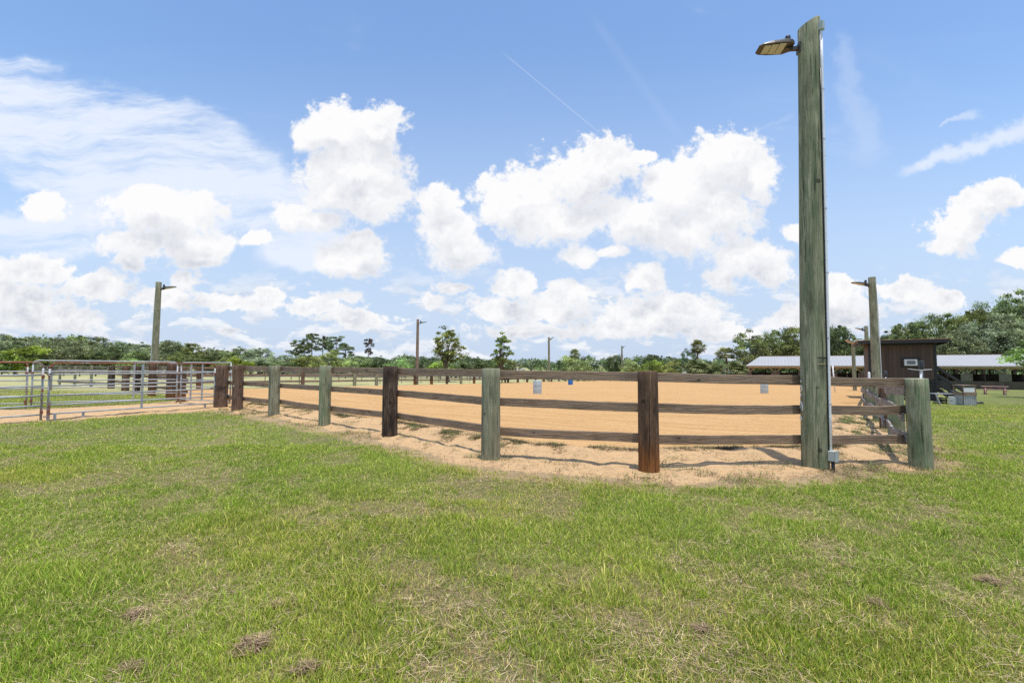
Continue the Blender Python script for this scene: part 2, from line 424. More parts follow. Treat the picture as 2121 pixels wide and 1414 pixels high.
M['rail'] = wood('weathered_board', (.15, .10, .062), (.27, .19, .128), (.38, .285, .205), 'X', (.17, .14, .12), .5, crack=.3)
M['rail_grey'] = wood('grey_weathered_board', (.12, .10, .085), (.25, .215, .185), (.42, .38, .34), 'X', (.10, .09, .08), .4, crack=.5)
M['plank_dark'] = wood('dark_stained_board', (.022, .012, .009), (.05, .027, .02), (.075, .042, .03), 'Z', None, 0, crack=.3, knots=False)
M['plank_black'] = plain('black_stained_wood', (.018, .017, .018), .6, 0, .3, 9)
M['plank_barn'] = wood('stable_board', (.06, .045, .035), (.11, .085, .065), (.16, .125, .10), 'Z', None, 0, crack=.3, knots=False)
M['plank_olive'] = plain('olive_board', (.13, .125, .085), .8, 0, .2, 4)
M['pine'] = plain('pale_pine_timber', (.36, .28, .15), .7, 0, .2, 5)
M['pine_red'] = plain('orange_cut_timber', (.50, .26, .13), .7, 0, .2, 5)
M['galv'] = plain('galvanised_pipe', (.36, .38, .39), .6, .25, .14, 5)
M['pvc'] = plain('pale_grey_conduit', (.80, .80, .83), .4, 0, .06, 5)
M['boxgrey'] = plain('grey_electric_box', (.42, .47, .45), .5, 0, .1, 5)
M['black'] = plain('black_plastic', (.02, .022, .023), .4, 0, .2, 8)
M['bronze'] = plain('dark_bronze_paint', (.055, .047, .04), .45, .2, .15, 8)
M['white'] = plain('white_paint', (.74, .74, .73), .5, 0, .08, 8)
M['lens'] = plain('led_panel_lens', (.50, .50, .46), .3, 0, .12, 40)
M['barrel_grey'] = plain('faded_pale_blue_plastic', (.42, .50, .53), .5, 0, .12, 6)
M['barrel_blue'] = plain('blue_plastic', (.02, .17, .52), .4, 0, .1, 6)
M['tyre'] = plain('tyre_rubber', (.02, .02, .02), .8)
M['glass'] = plain('dark_window_glass', (.03, .04, .045), .1)
M['orange'] = plain('orange_yellow_paint', (.72, .30, .03), .4)
M['red'] = plain('dull_red_paint', (.35, .05, .03), .4)
M['pink'] = plain('faded_red_wood', (.42, .25, .22), .8, 0, .25, 6)
M['grille'] = plain('grey_grille', (.25, .26, .27), .6)
# pipe with rust blooming along it
def rusty(name, amt):
    m, t, b = newmat(name)
    co = t.new('ShaderNodeTexCoord').outputs['Object']
    rn = t.vmath('ADD', co, (3.1, 1.2, 7.7))
    n = t.noise(rn, 3.2, 8, .7); n2 = t.noise(rn, 26, 5, .65)
    f = t.ss(t.math('MULTIPLY_ADD', t.math('SUBTRACT', n2, .5), .5, n), .62 - .32 * amt, .70 - .22 * amt)
    r = t.mix(n2, (.10, .022, .012, 1), (.34, .11, .05, 1))
    c = t.mix(f, (.35, .37, .38, 1), r)
    t.set(b, 'Base Color', c); b.inputs['Roughness'].default_value = .6
    t.set(b, 'Metallic', t.math('MULTIPLY_ADD', f, -.45, .45)); return m
M['rust_top'] = rusty('rusty_red_pipe', 1.0); M['rust_some'] = rusty('rust_spotted_pipe', .45)
# metal roof with ribs
def roofmat():
    m, t, b = newmat('ribbed_metal_roof')
    co = t.new('ShaderNodeTexCoord').outputs['Object']
    x = t.new('ShaderNodeSeparateXYZ', i_0=co).outputs[0]
    fr = t.math('FRACT', t.math('MULTIPLY', x, 1 / .45))
    rib = t.ss(t.math('ABSOLUTE', t.math('SUBTRACT', fr, .5)), .40, .47)
    n = t.noise(co, .8, 6, .6); n2 = t.noise(t.vmath('MULTIPLY', co, (1, .15, 1)), 3, 4, .6)
    c = t.mix(n, (.31, .31, .31, 1), (.38, .38, .375, 1)); c = t.mix(t.math('MULTIPLY', t.ss(n2, .5, .75), .35), c, (.36, .34, .34, 1))
    c = t.mix(t.math('MULTIPLY', rib, .35), c, (.26, .28, .31, 1))
    t.set(b, 'Base Color', c); b.inputs['Roughness'].default_value = .6
    bump(t, b, rib, .6, .03); return m
M['roof'] = roofmat()
def boards(name, c1, c2, w):
    """vertical boards: each its own tone with a dark joint"""
    m, t, b = newmat(name)
    co = t.new('ShaderNodeTexCoord').outputs['Object']
    sp = t.new('ShaderNodeSeparateXYZ', i_0=co)
    x = t.math('MULTIPLY', t.math('ADD', sp.outputs[0], sp.outputs[1]), 1 / w)
    fr = t.math('FRACT', x); ix = t.math('FLOOR', x)
    wn_ = t.new('ShaderNodeTexWhiteNoise', noise_dimensions='1D'); t.set(wn_, 'W', ix)
    g = t.noise(t.vmath('MULTIPLY', co, (1, 1, .08)), 30, 5, .6)
    c = t.mix(t.math('MULTIPLY_ADD', wn_.outputs[0], .6, t.math('MULTIPLY', g, .5)), c4(c1), c4(c2))
    j = t.ss(t.math('ABSOLUTE', t.math('SUBTRACT', fr, .5)), .44, .49)
    c = t.mix(t.math('MULTIPLY', j, .8), c, c4([q * .3 for q in c1]))
    t.set(b, 'Base Color', c); b.inputs['Roughness'].default_value = .75
    bump(t, b, t.math('SUBTRACT', g, j), .5, .01); return m
M['booth_boards'] = boards('brown_vertical_boards', (.048, .029, .021), (.10, .064, .047), .2)
M['barn_boards'] = boards('stable_vertical_boards', (.055, .045, .032), (.11, .09, .062), .18)

def foliage(name, base, var=.5, hue=None, trans=.34):
    m = bpy.data.materials.new(name); m.use_nodes = True; m.node_tree.nodes.clear(); t = NT(m.node_tree)
    co = t.new('ShaderNodeTexCoord').outputs['Object']
    oi = t.new('ShaderNodeObjectInfo').outputs['Random']
    at = t.new('ShaderNodeVertexColor', layer_name='Col').outputs[0]
    n = t.noise(co, .55, 4, .6)
    dk = c4([x * (1 - var) for x in base]); lt = c4([x * (1 + var) for x in (hue or base)])
    c = t.mix(t.ss(n, .35, .68), dk, lt)
    c = t.mix(1.0, c, at, 'MULTIPLY')
    hs_ = t.new('ShaderNodeHueSaturation', i_Color=c)
    t.set(hs_, 'Hue', t.math('MULTIPLY_ADD', oi, .05, .475)); t.set(hs_, 'Value', t.math('MULTIPLY_ADD', oi, .4, .82))
    t.set(hs_, 'Saturation', t.math('MULTIPLY_ADD', oi, -.3, 1.1))
    d = t.new('ShaderNodeBsdfDiffuse', i_Color=hs_.outputs[0]); tr = t.new('ShaderNodeBsdfTranslucent', i_Color=hs_.outputs[0])
    mx = t.new('ShaderNodeMixShader', i_0=trans); t.l.new(d.outputs[0], mx.inputs[1]); t.l.new(tr.outputs[0], mx.inputs[2])
    gl = t.new('ShaderNodeBsdfGlossy', i_Roughness=.45); gl.inputs['Color'].default_value = (1, 1, 1, 1)
    m2 = t.new('ShaderNodeMixShader', i_0=.035); t.l.new(mx.outputs[0], m2.inputs[1]); t.l.new(gl.outputs[0], m2.inputs[2])
    t.l.new(m2.outputs[0], t.new('ShaderNodeOutputMaterial').inputs[0]); return m
M['leaf_oak'] = foliage('oak_leaves', (.24, .30, .085), .45)
M['leaf_moss'] = foliage('mossy_oak_leaves', (.25, .315, .13), .45, (.31, .355, .18))
M['leaf_dark'] = foliage('dark_evergreen_leaves', (.14, .20, .065), .45)
M['leaf_bright'] = foliage('bright_spring_leaves', (.30, .43, .06), .35)
M['leaf_fresh'] = foliage('fresh_leaves', (.22, .33, .08), .35)
M['leaf_pale'] = foliage('pale_yellow_green_leaves', (.40, .49, .15), .35)
M['leaf_pine'] = foliage('pine_needles', (.17, .23, .085), .4)
M['leaf_palm'] = foliage('palm_fronds', (.20, .27, .08), .45, (.30, .31, .12))
M['leaf_dead'] = foliage('dead_twigs', (.18, .15, .12), .3)
M['bark'] = wood('tree_bark', (.07, .055, .04), (.16, .13, .10), (.26, .22, .18), 'Z', None, 0, crack=.5, knots=False)

def colmat(name, trans=.3, rough=.6):
    m = bpy.data.materials.new(name); m.use_nodes = True; m.node_tree.nodes.clear(); t = NT(m.node_tree)
    at = t.new('ShaderNodeVertexColor', layer_name='Col').outputs[0]
    d = t.new('ShaderNodeBsdfDiffuse', i_Color=at); tr = t.new('ShaderNodeBsdfTranslucent', i_Color=at)
    mx = t.new('ShaderNodeMixShader', i_0=trans); t.l.new(d.outputs[0], mx.inputs[1]); t.l.new(tr.outputs[0], mx.inputs[2])
    gl = t.new('ShaderNodeBsdfGlossy', i_Roughness=.4)
    m2 = t.new('ShaderNodeMixShader', i_0=.015); t.l.new(mx.outputs[0], m2.inputs[1]); t.l.new(gl.outputs[0], m2.inputs[2])
    t.l.new(m2.outputs[0], t.new('ShaderNodeOutputMaterial').inputs[0]); return m
M['grass'] = colmat('grass_blades', .35)
M['straw'] = colmat('dry_straw', .15)

# ------------------------------------------------------------------ fence line of the arena (world plan)
# px centre, base py, top py, diameter, kind
PD = [(458, 846, 755.5, .40, 'post_red'), (491, 851.5, 756, .35, 'post_red'), (567, 862, 757, .32, 'post_grey'), (672, 883, 757, .29, 'post_green'),
      (807, 906.5, 758, .335, 'post_dark'), (1016.5, 957, 763, .33, 'post_grey'), (1344, 983, 768.8, .305, 'post_brown'),
      (1689, 975, 40, .37, 'post_green'), (1908, 973, 784, .305, 'post_green')]
PP = []
for (px, by, ty, dia, kd) in PD:
    X, Y = gnd(px, by); d = math.hypot(X, Y); k = (d + dia / 2) / d
    PP.append((X * k, Y * k))
PR = [(7.75, 9.25), (9.25, 11.35), (10.75, 13.45), (12.3, 15.6), (13.85, 17.75), (15.4, 19.8), (16.95, 21.9)]   # right side posts near the corner
Lr = np.array((34.4, 44.0)) - np.array((18.5, 23.9)); Lr = Lr / np.linalg.norm(Lr)
for k in range(34):
    PR.append(tuple(np.array((18.5, 23.9)) + Lr * 2.44 * k))
FR = PR[-1]
L1 = np.array((-21.8, 27.8)); dl = np.array((.545, .838))
PL = [tuple(L1 + dl * 2.44 * k) for k in range(36)]           # left long side
FL = PL[-1]
nb = int(math.hypot(FR[0] - FL[0], FR[1] - FL[1]) / 2.44)
PB = [tuple(np.array(FL) + (np.array(FR) - np.array(FL)) * k / nb) for k in range(nb + 1)]
C0 = (-14.6, 19.6)
PS = [(xat(a, b), b) for a, b in ((375, 18.9), (354, 20.2), (315, 22.4), (283, 24.8), (260, 27.2), (231, 29.6))]   # short side left of the gates

# ------------------------------------------------------------------ ground
def seg_dist(X, Y, pts):
    """distance to an open polyline"""
    best = np.full(X.shape, 1e9)
    for (a, b) in zip(pts[:-1], pts[1:]):
        ax, ay = a; bx, by = b; dx, dy = bx - ax, by - ay; L2 = dx * dx + dy * dy
        t = np.clip(((X - ax) * dx + (Y - ay) * dy) / L2, 0, 1)
        best = np.minimum(best, np.hypot(X - ax - t * dx, Y - ay - t * dy))
    return best
def inside(X, Y, poly):
    c = np.zeros(X.shape, bool); n = len(poly)
    for i in range(n):
        x1, y1 = poly[i]; x2, y2 = poly[(i + 1) % n]
        cond = ((y1 > Y) != (y2 > Y))
        with np.errstate(divide='ignore', invalid='ignore'):
            xi = (x2 - x1) * (Y - y1) / (y2 - y1) + x1
        c ^= cond & (X < xi)
    return c
front_px = [(1950, 958), (1900, 975), (1800, 968), (1735, 984), (1650, 992), (1500, 1000), (1344, 1003), (1150, 988), (1030, 978), (900, 950), (806, 922), (740, 905), (671, 893), (566, 868), (500, 857), (443, 850),
            (380, 853), (300, 858), (220, 864), (150, 869), (60, 874), (-40, 880), (-260, 905)]
SANDP = [gnd(*p) for p in front_px] + [(-24.0, 11.0), (-24.0, 12.6), (-19.0, 14.2), (-17.0, 15.1), (-15.3, 16.3), (-14.0, 18.3), (-14.3, 20.2)]
SANDP += [(-21.0, 27.6), tuple(L1 + np.array((-.3, .8)))] + [tuple(np.array(p) + np.array((.4, -.25))) for p in PL[2::3]]
SANDP += [(FL[0] + .6, FL[1] - .3), (FR[0] - .2, FR[1] - .6)] + [tuple(np.array(p) + np.array((.35, -.25))) for p in PR[::-1][::2]] 
SANDP += [(6.9, 7.6)]
FENCE_IN = [PP[i] for i in range(9)]
def sand_sd(X, Y):
    d = seg_dist(X, Y, SANDP + [SANDP[0]]); return np.where(inside(X, Y, SANDP), d, -d)
def micro(X, Y):
    return (fbm(X, Y, 1.1, 5, 4) - .5) * .05 + (fbm(X, Y, 9, 9, 2) - .5) * .012
def gline(lo, hi, fine_lo, fine_hi, st, grow):
    a = list(np.arange(fine_lo, fine_hi, st)); v = a[-1]; s = st
    while v < hi: s *= grow; v += s; a.append(v)
    v = a[0]; s = st; b = []
    while v > lo: s *= grow; v -= s; b.append(v)
    return np.array(b[::-1] + a)
xs = gline(-1800, 1800, -16, 16, .14, 1.06); ys = gline(-60, 2500, 1.0, 17, .14, 1.06)
GX, GY_ = np.meshgrid(xs, ys)
Z = hz(GX, GY_) + micro(GX, GY_) * (np.abs(GY_) < 90)
sdg = np.full(GX.shape, -9.0); msk = (np.abs(GX) < 90) & (GY_ < 120) & (GY_ > 2)
sdg[msk] = sand_sd(GX[msk], GY_[msk])
Z = Z - .10 * sst(sdg, .10, .8)
def dryness(X, Y):
    a = fbm(X + .35 * Y, Y * 1.0, 1.15, 21, 4); b = fbm(X, Y, 4.3, 33, 3)
    return np.clip(sst(a * .55 + b * .45, .46, .64), 0, 1)
dry = dryness(GX, GY_)
near = sst(sdg, -.9, .1)
GC = np.zeros(GX.shape + (3,)); GC[..., 0] = dry; GC[..., 1] = near; GC[..., 2] = sst(GY_, 20, 33) * sst(GX, 30, 5)
nx, ny = len(xs), len(ys)
I = (np.arange(ny - 1)[:, None] * nx + np.arange(nx - 1)[None, :]).ravel()
quads = np.stack([I, I + 1, I + nx + 1, I + nx], 1)
def groundmat():
    m, t, b = newmat('lawn_soil')
    co = t.new('ShaderNodeTexCoord').outputs['Object']
    at = t.new('ShaderNodeVertexColor', layer_name='Col').outputs[0]
    sp = t.new('ShaderNodeSeparateColor', i_0=at)
    n1 = t.noise(co, 38, 6, .7); n2 = t.noise(co, 5.5, 5, .65); n3 = t.noise(t.vmath('MULTIPLY', co, (1, .5, 1)), .35, 5, .6)
    g = t.mix(t.ss(n1, .35, .68), (.075, .11, .025, 1), (.22, .27, .07, 1))
    g = t.mix(t.math('MULTIPLY', t.ss(n3, .40, .66), .6), g, (.30, .30, .10, 1))
    d = t.mix(t.ss(n1, .35, .7), (.12, .09, .05, 1), (.33, .26, .15, 1))
    f = t.math('MULTIPLY_ADD', t.math('SUBTRACT', n2, .5), 1.4, t.math('MULTIPLY_ADD', sp.outputs[0], .6, .12), clamp=True)
    c = t.mix(t.math('MULTIPLY', f, .7), g, d)
    s_ = t.mix(n1, (.30, .21, .12, 1), (.52, .38, .22, 1))
    ff = t.ss(t.math('MULTIPLY_ADD', t.math('SUBTRACT', n2, .5), .9, sp.outputs[1]), .35, .75)
    c = t.mix(ff, c, s_)
    c = t.mix(t.math('MULTIPLY', sp.outputs[2], t.ss(t.noise(co, .22, 4, .6), .36, .56, .3, .85)), c, (.47, .43, .22, 1))
    t.set(b, 'Base Color', c); b.inputs['Roughness'].default_value = .95; b.inputs['Specular IOR Level'].default_value = .1
    bump(t, b, t.math('ADD', n1, n2), .8, .04); return m
gm = nmesh('lawn', np.stack([GX, GY_, Z], -1).reshape(-1, 3), [quads], GC.reshape(-1, 3), True)
tag(link('ground', gm, groundmat()), kind='structure')

# ------------------------------------------------------------------ arena sand
def sandmat():
    m, t, b = newmat('arena_sand')
    co = t.new('ShaderNodeTexCoord').outputs['Object']
    mp_ = t.new('ShaderNodeMapping', i_Vector=co); mp_.inputs['Rotation'].default_value = (0, 0, R(32)); 
    mpv = t.vmath('MULTIPLY', mp_.outputs[0], (.06, 1, 1))
    wv_ = t.noise(t.vmath('MULTIPLY_ADD', t.noise(co, .15, 2, .5, out=1), (.0, 2.4, 0), mpv), 3.2, 5, .6)
    grn = t.noise(co, 130, 3, .7); n2 = t.noise(co, 4.0, 6, .7); n3 = t.noise(co, .25, 4, .6); lump = t.noise(co, 22, 5, .75)
    c = t.mix(t.ss(wv_, .32, .70), (.45, .262, .106, 1), (.56, .345, .155, 1))
    c = t.mix(t.math('MULTIPLY', t.ss(n2, .5, .75), .35), c, (.62, .42, .22, 1))
    c = t.mix(t.math('MULTIPLY', t.ss(n3, .45, .7), .3), c, (.52, .31, .145, 1))
    c = t.mix(t.math('MULTIPLY', t.ss(grn, .36, .26), .5), c, (.28, .17, .09, 1))
    hoof = t.noise(t.vmath('MULTIPLY', co, (1, 1.3, 1)), 5.2, 3, .75)
    c = t.mix(t.math('MULTIPLY', t.ss(hoof, .40, .30), .35), c, (.33, .20, .10, 1))
    at = t.new('ShaderNodeSeparateColor', i_0=t.new('ShaderNodeVertexColor', layer_name='Col').outputs[0])
    c = t.mix(t.math('MULTIPLY', at.outputs[0], .75), c, (.585, .395, .215, 1))
    ap = t.math('MULTIPLY', at.outputs[0], t.ss(t.noise(co, 3.4, 6, .7), .35, .62))
    c = t.mix(t.math('MULTIPLY', ap, .7), c, t.mix(t.ss(lump, .35, .65), (.33, .215, .12, 1), (.61, .425, .24, 1)))
    t.set(b, 'Base Color', c); b.inputs['Roughness'].default_value = .95; b.inputs['Specular IOR Level'].default_value = .1
    h = t.math('ADD', t.math('MULTIPLY', wv_, 1.2), t.math('ADD', t.math('MULTIPLY', lump, .5), t.math('ADD', t.math('MULTIPLY', n2, .6), t.math('MULTIPLY', t.ss(hoof, .30, .42), .5))))
    bump(t, b, h, .75, .06); return m
xs2 = gline(-26, 80, -15, 12, .09, 1.05); ys2 = gline(4, 112, 5.5, 17, .09, 1.05)
SX, SY = np.meshgrid(xs2, ys2)
sd2 = sand_sd(SX, SY) + (fbm(SX, SY, 2.1, 61, 5) - .5) * 1.0 * (SY < 40)
inner = np.where(inside(SX, SY, FENCE_IN + PR[:6] + [PL[0], PS[0]]), 1, -1) * seg_dist(SX, SY, FENCE_IN + PR[:6])
def berm(ins): return .11 * np.exp(-((ins - 1.0) / .42) ** 2)
SZ = hz(SX, SY) + micro(SX, SY) * np.where(inner > 2.5, .3, 1.0) - .075 + .10 * sst(sd2, -.15, .35) + berm(inner) * (SY < 24)
apron = np.maximum(sst(np.abs(inner), 1.9, .9) * sst(SY, 19, 14), sst(SX, -10.2, -11.5) * (SY < 19.5))
SZ += apron * ((fbm(SX, SY, 3.4, 71, 4) - .5) * .085) * (SY < 19)
SZ += (1 - apron) * .008 * np.sin((SX * .53 + SY * .85) * 2 * math.pi / .5 + 2 * fbm(SX, SY, .3, 3, 2)) * (SY < 30)
nx, ny = len(xs2), len(ys2)
I = (np.arange(ny - 1)[:, None] * nx + np.arange(nx - 1)[None, :]).ravel()
q = np.stack([I, I + 1, I + nx + 1, I + nx], 1)
keep = (sd2.ravel()[q] > -.35).any(1) & (sand_sd(SX, SY).ravel()[q] > -1.0).any(1)
q = q[keep]; used, inv = np.unique(q, return_inverse=True); q = inv.reshape(q.shape)
SC = np.zeros((SX.size, 3)); SC[:, 0] = apron.ravel()
sm = nmesh('sand', np.stack([SX, SY, SZ], -1).reshape(-1, 3)[used], [q], SC[used], True)
tag(link('arena_sand', sm, sandmat()), kind='structure')

# ------------------------------------------------------------------ grass
def blade_mesh(name, X, Y, Zb, H, Wd, lean, yaw, C, twist=None):
    n = len(X); dx, dy = np.cos(yaw), np.sin(yaw)        # lean direction
    px_, py_ = -dy, dx                                    # blade width direction
    tw = rng.uniform(-.8, .8, n); wx = px_ * np.cos(tw) - dx * np.sin(tw) * .6; wy = py_ * np.cos(tw) - dy * np.sin(tw) * .6
    hm = H * .55; lm = lean * .35
    V = np.empty((n, 5, 3), np.float32)
    V[:, 0] = np.stack([X - wx * Wd, Y - wy * Wd, Zb], 1); V[:, 1] = np.stack([X + wx * Wd, Y + wy * Wd, Zb], 1)
    mx, my, mz = X + dx * lm, Y + dy * lm, Zb + hm
    V[:, 2] = np.stack([mx + wx * Wd * .75, my + wy * Wd * .75, mz], 1); V[:, 3] = np.stack([mx - wx * Wd * .75, my - wy * Wd * .75, mz], 1)
    V[:, 4] = np.stack([X + dx * lean, Y + dy * lean, Zb + H], 1)
    b = np.arange(n, dtype=np.int32) * 5
    Q = np.stack([b, b + 1, b + 2, b + 3], 1); T = np.stack([b + 3, b + 2, b + 4], 1)
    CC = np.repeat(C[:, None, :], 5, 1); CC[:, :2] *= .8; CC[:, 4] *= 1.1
    return nmesh(name, V.reshape(-1, 3), [Q, T], CC.reshape(-1, 3))
def scatter(n, y0, y1, p):
    """wedge of lawn, density falling with distance"""
    t = rng.random(n); Y = y0 * (y1 / y0) ** (t ** p); X = rng.uniform(-1, 1, n) * (1.2 * Y + 2.4)
    return X, Y
def grass_colors(X, Y, n):
    d = dryness(X, Y); pt = fbm(X, Y, .8, 91, 3)
    r = rng.random(n)
    g1 = np.array((.19, .31, .02)); g2 = np.array((.37, .49, .05)); g3 = np.array((.64, .63, .15)); b1 = np.array((.60, .45, .26)); b2 = np.array((.42, .27, .16))
    a = np.clip(pt * 1.3 - .2 + rng.normal(0, .25, n), 0, 1)[:, None]; wide_ = sst(fbm(X, Y, .22, 57, 3), .38, .62)[:, None]
    C = g1 * (1 - a) + g2 * a
    yel = (rng.random(n) < .22 + .2 * d)[:, None]; C = np.where(yel, g3 * rng.uniform(.8, 1.15, (n, 1)), C); C = C * (1 + wide_ * np.array((.18, .02, .15)))
    isdry = rng.random(n) < (.16 + .52 * d)
    br = rng.random(n)[:, None]; C = np.where(isdry[:, None], b1 * br + b2 * (1 - br), C)
    return C * rng.uniform(.55, 1.38, (n, 1)), isdry
def make_grass(name, n, y0, y1, p, hs_, ws_, label):
    hs_ *= .82
    X, Y = scatter(n, y0, y1, p)
    s_ = sand_sd(X, Y) + (fbm(X, Y, 2.1, 61, 5) - .5) * 1.0 + (fbm(X, Y, 6, 17, 2) - .5) * .5
    k = rng.random(n) < sst(s_, .12, -.45) * .98
    X, Y = X[k], Y[k]; n = len(X)
    Zb = hz(X, Y) + micro(X, Y)
    C, isd = grass_colors(X, Y, n); dd_ = dryness(X, Y)
    tall = fbm(X, Y, 1.7, 44, 3)
    H = hs_ * rng.uniform(.45, 1.15, n) * (.6 + .9 * tall) * (1 - .3 * dd_); H = np.where(rng.random(n) < .05, H * 1.8, H)
    lean = H * rng.uniform(.1, 1.3, n)
    H = np.where(isd, H * rng.uniform(.15, .6, n), H); lean = np.where(isd, hs_ * rng.uniform(.6, 1.7, n), lean)
    Wd = ws_ * rng.uniform(.6, 1.3, n) * (1 + .12 * np.maximum(Y - 3, 0)); Wd = np.where(isd, Wd * .6, Wd)
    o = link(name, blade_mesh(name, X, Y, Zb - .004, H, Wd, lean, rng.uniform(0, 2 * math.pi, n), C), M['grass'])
    tag(o, label, 'grass', kind='stuff')
NB = 1.0
make_grass('lawn_grass', int(850000 * NB), 1.75, 9.0, .78, .060, .0021, 'short mown green lawn with dry brown clippings in the foreground')
make_grass('far_grass', int(360000 * NB), 8.5, 26.0, 1.0, .055, .0030, 'short mown grass farther out round the arena fence')
n = 115000; X, Y = scatter(n, 1.75, 14.0, .85); s_ = sand_sd(X, Y)
k = rng.random(n) < (.12 + .88 * sst(fbm(X + .3 * Y, Y, 1.9, 311, 4), .46, .62)) * (s_ < -.3); X, Y = X[k], Y[k]; n = len(X)
C = (np.array((.62, .50, .32)) * rng.random((n, 1)) + np.array((.36, .24, .15)) * .8) * rng.uniform(.6, 1.15, (n, 1))
me = blade_mesh('dry_clippings', X, Y, hz(X, Y) + micro(X, Y) + rng.uniform(.004, .034, n), rng.uniform(-.008, .016, n), rng.uniform(.0011, .0022, n) * (1 + .12 * np.maximum(Y - 3, 0)), rng.uniform(.03, .13, n), rng.uniform(0, 6.28, n), C)
tag(link('dry_clippings', me, M['straw']), 'tan dried grass clippings strewn over the mown lawn', 'clippings', kind='stuff')
# scattered dry thatch on the lawn and weeds on the sand bank
def litter(name, n, label, cat, on_bank):
    if on_bank:
        t = rng.random(n) * 8; i = np.minimum(t.astype(int), 7); f = t - i
        A = np.array(PP); A = np.concatenate([A, np.array(PR[:4])]); i = np.minimum((t * 12 / 8).astype(int), 11); f = t * 12 / 8 - i; X = A[i, 0] * (1 - f) + A[i + 1, 0] * f; Y = A[i, 1] * (1 - f) + A[i + 1, 1] * f
        nr = rng.normal(0, 1, n); cl = fbm(X, Y, 2.2, 13, 2)
        X = X + rng.normal(.1, .22, n); Y = Y + np.where(rng.random(n) < .62, rng.normal(1.25, .17, n), rng.uniform(-.85, 1.1, n))
        kk = rng.random(n) < np.maximum(sst(fbm(X, Y, 3.2, 131, 3), .50, .64), sst(fbm(X, Y, 1.9, 133, 3), .44, .60) * (np.abs(seg_dist(X, Y, FENCE_IN + PR[:6]) - 1.2) < .3) * .8) * sst(Y, 17.5, 10) ** .0
        X, Y = X[kk], Y[kk]; n = len(X)
        ins = np.where(inside(X, Y, FENCE_IN + PR[:6] + [PL[0], PS[0]]), 1, -1) * seg_dist(X, Y, FENCE_IN + PR[:6])
        Zb = hz(X, Y) + micro(X, Y) + .012 + berm(ins)
        grn = rng.random(n) < np.where(np.abs(ins - 1.25) < .35, .14, .34); edge_ = np.abs(ins - 1.25) < .35
        C = np.where(grn[:, None], np.array((.20, .25, .085)), np.array((.22, .16, .105))) * rng.uniform(.5, 1.3, (n, 1)) * np.where(edge_, .62, 1)[:, None]  # dark debris on the crest, its colour dimmed further for shadow contrast
        H = np.where(grn, rng.uniform(.02, .10, n), rng.uniform(.005, .045, n)); lean = rng.uniform(.03, .16, n)
        Wd = np.full(n, .0030) * rng.uniform(.6, 1.6, n)
        m_ = M['straw']
    me = blade_mesh(name, X, Y, Zb, H, Wd, lean, rng.uniform(0, 2 * math.pi, n), C)
    tag(link(name, me, m_), label, cat, kind='stuff')
litter('bank_weeds', 190000, 'sparse dry weeds and dead stems along the sandy bank under the fence', 'weeds', True)

def hay(px, py, w, label):
    X, Y = gnd(px, py); w = w * (.45 + .35 * math.sin(px) ** 2); n = int(420 * w / .18)
    a = rng.uniform(0, 2 * math.pi, n); r = np.sqrt(rng.random(n)) * w * .5 * (1 + .35 * np.sin(2 * a + px) + .2 * np.sin(3 * a + py))
    x = np.cos(a) * r * 1.25; y = np.sin(a) * r
    top = .055 * (w / .2) * (1 - (r / (w * .55)) ** 2)
    z = rng.random(n) * np.maximum(top, .008) + .012
    L = rng.uniform(.03, .09, n); C = (np.array((.36, .26, .16)) * rng.random((n, 1)) + np.array((.20, .14, .085)) * .9) * rng.uniform(.7, 1.2, (n, 1))
    me = blade_mesh('hay_clump', x, y, z, rng.uniform(-.01, .025, n), np.full(n, .0022), L, rng.uniform(0, 2 * math.pi, n), C)
    o = link('hay_clump', me, M['straw'], loc=(X, Y, gz(X, Y) + float(micro(X, Y)))); tag(o, label, 'hay', 'clumps of dried clippings on the lawn')
for a in [(283, 1272, .17, 'brown dried grass clump on the lawn at the lower left'),
          (635, 1392, .16, 'reddish dried grass clump at the bottom edge left of centre'),
          (575, 1258, .15, 'flattened tan clump of clippings in mid lawn left of centre'),
          (1452, 1308, .11, 'small dried clump of clippings in the lower lawn right of centre'),
          (1812, 1250, .17, 'loose brown clump of clippings on the right part of the lawn'),
          (2050, 1207, .13, 'small brown clump of clippings close to the right edge'),
          (272, 1388, .12, 'little pale clump of straw at the bottom left corner area'),
          (520, 1340, .20, 'long thin wisp of dried grass below the flattened tan clump')]: hay(*a)
n = 170000; X, Y = scatter(n, 5.0, 17.0, 1.0); s_ = sand_sd(X, Y) + (fbm(X, Y, 2.1, 61, 5) - .5) * 1.0
k = rng.random(n) < np.exp(-((s_ + .05) / (.33 + .45 * sst(X, 3.0, 5.5))) ** 2) * sst(fbm(X, Y, 2.6, 211, 3), .30, .58); X, Y = X[k], Y[k]; n = len(X)
C = (np.array((.46, .34, .20)) * rng.random((n, 1)) + np.array((.26, .19, .11)) * .7) * rng.uniform(.7, 1.2, (n, 1))
me = blade_mesh('dry_thatch', X, Y, hz(X, Y) + micro(X, Y) + .012 + .03 * sst(s_[k], -.2, .3), rng.uniform(0, .022, n), np.full(n, .0028), rng.uniform(.04, .14, n), rng.uniform(0, 6.28, n), C)
tag(link('dry_thatch', me, M['straw']), 'tan dry thatch where the lawn meets the sandy bank', 'thatch', kind='stuff')

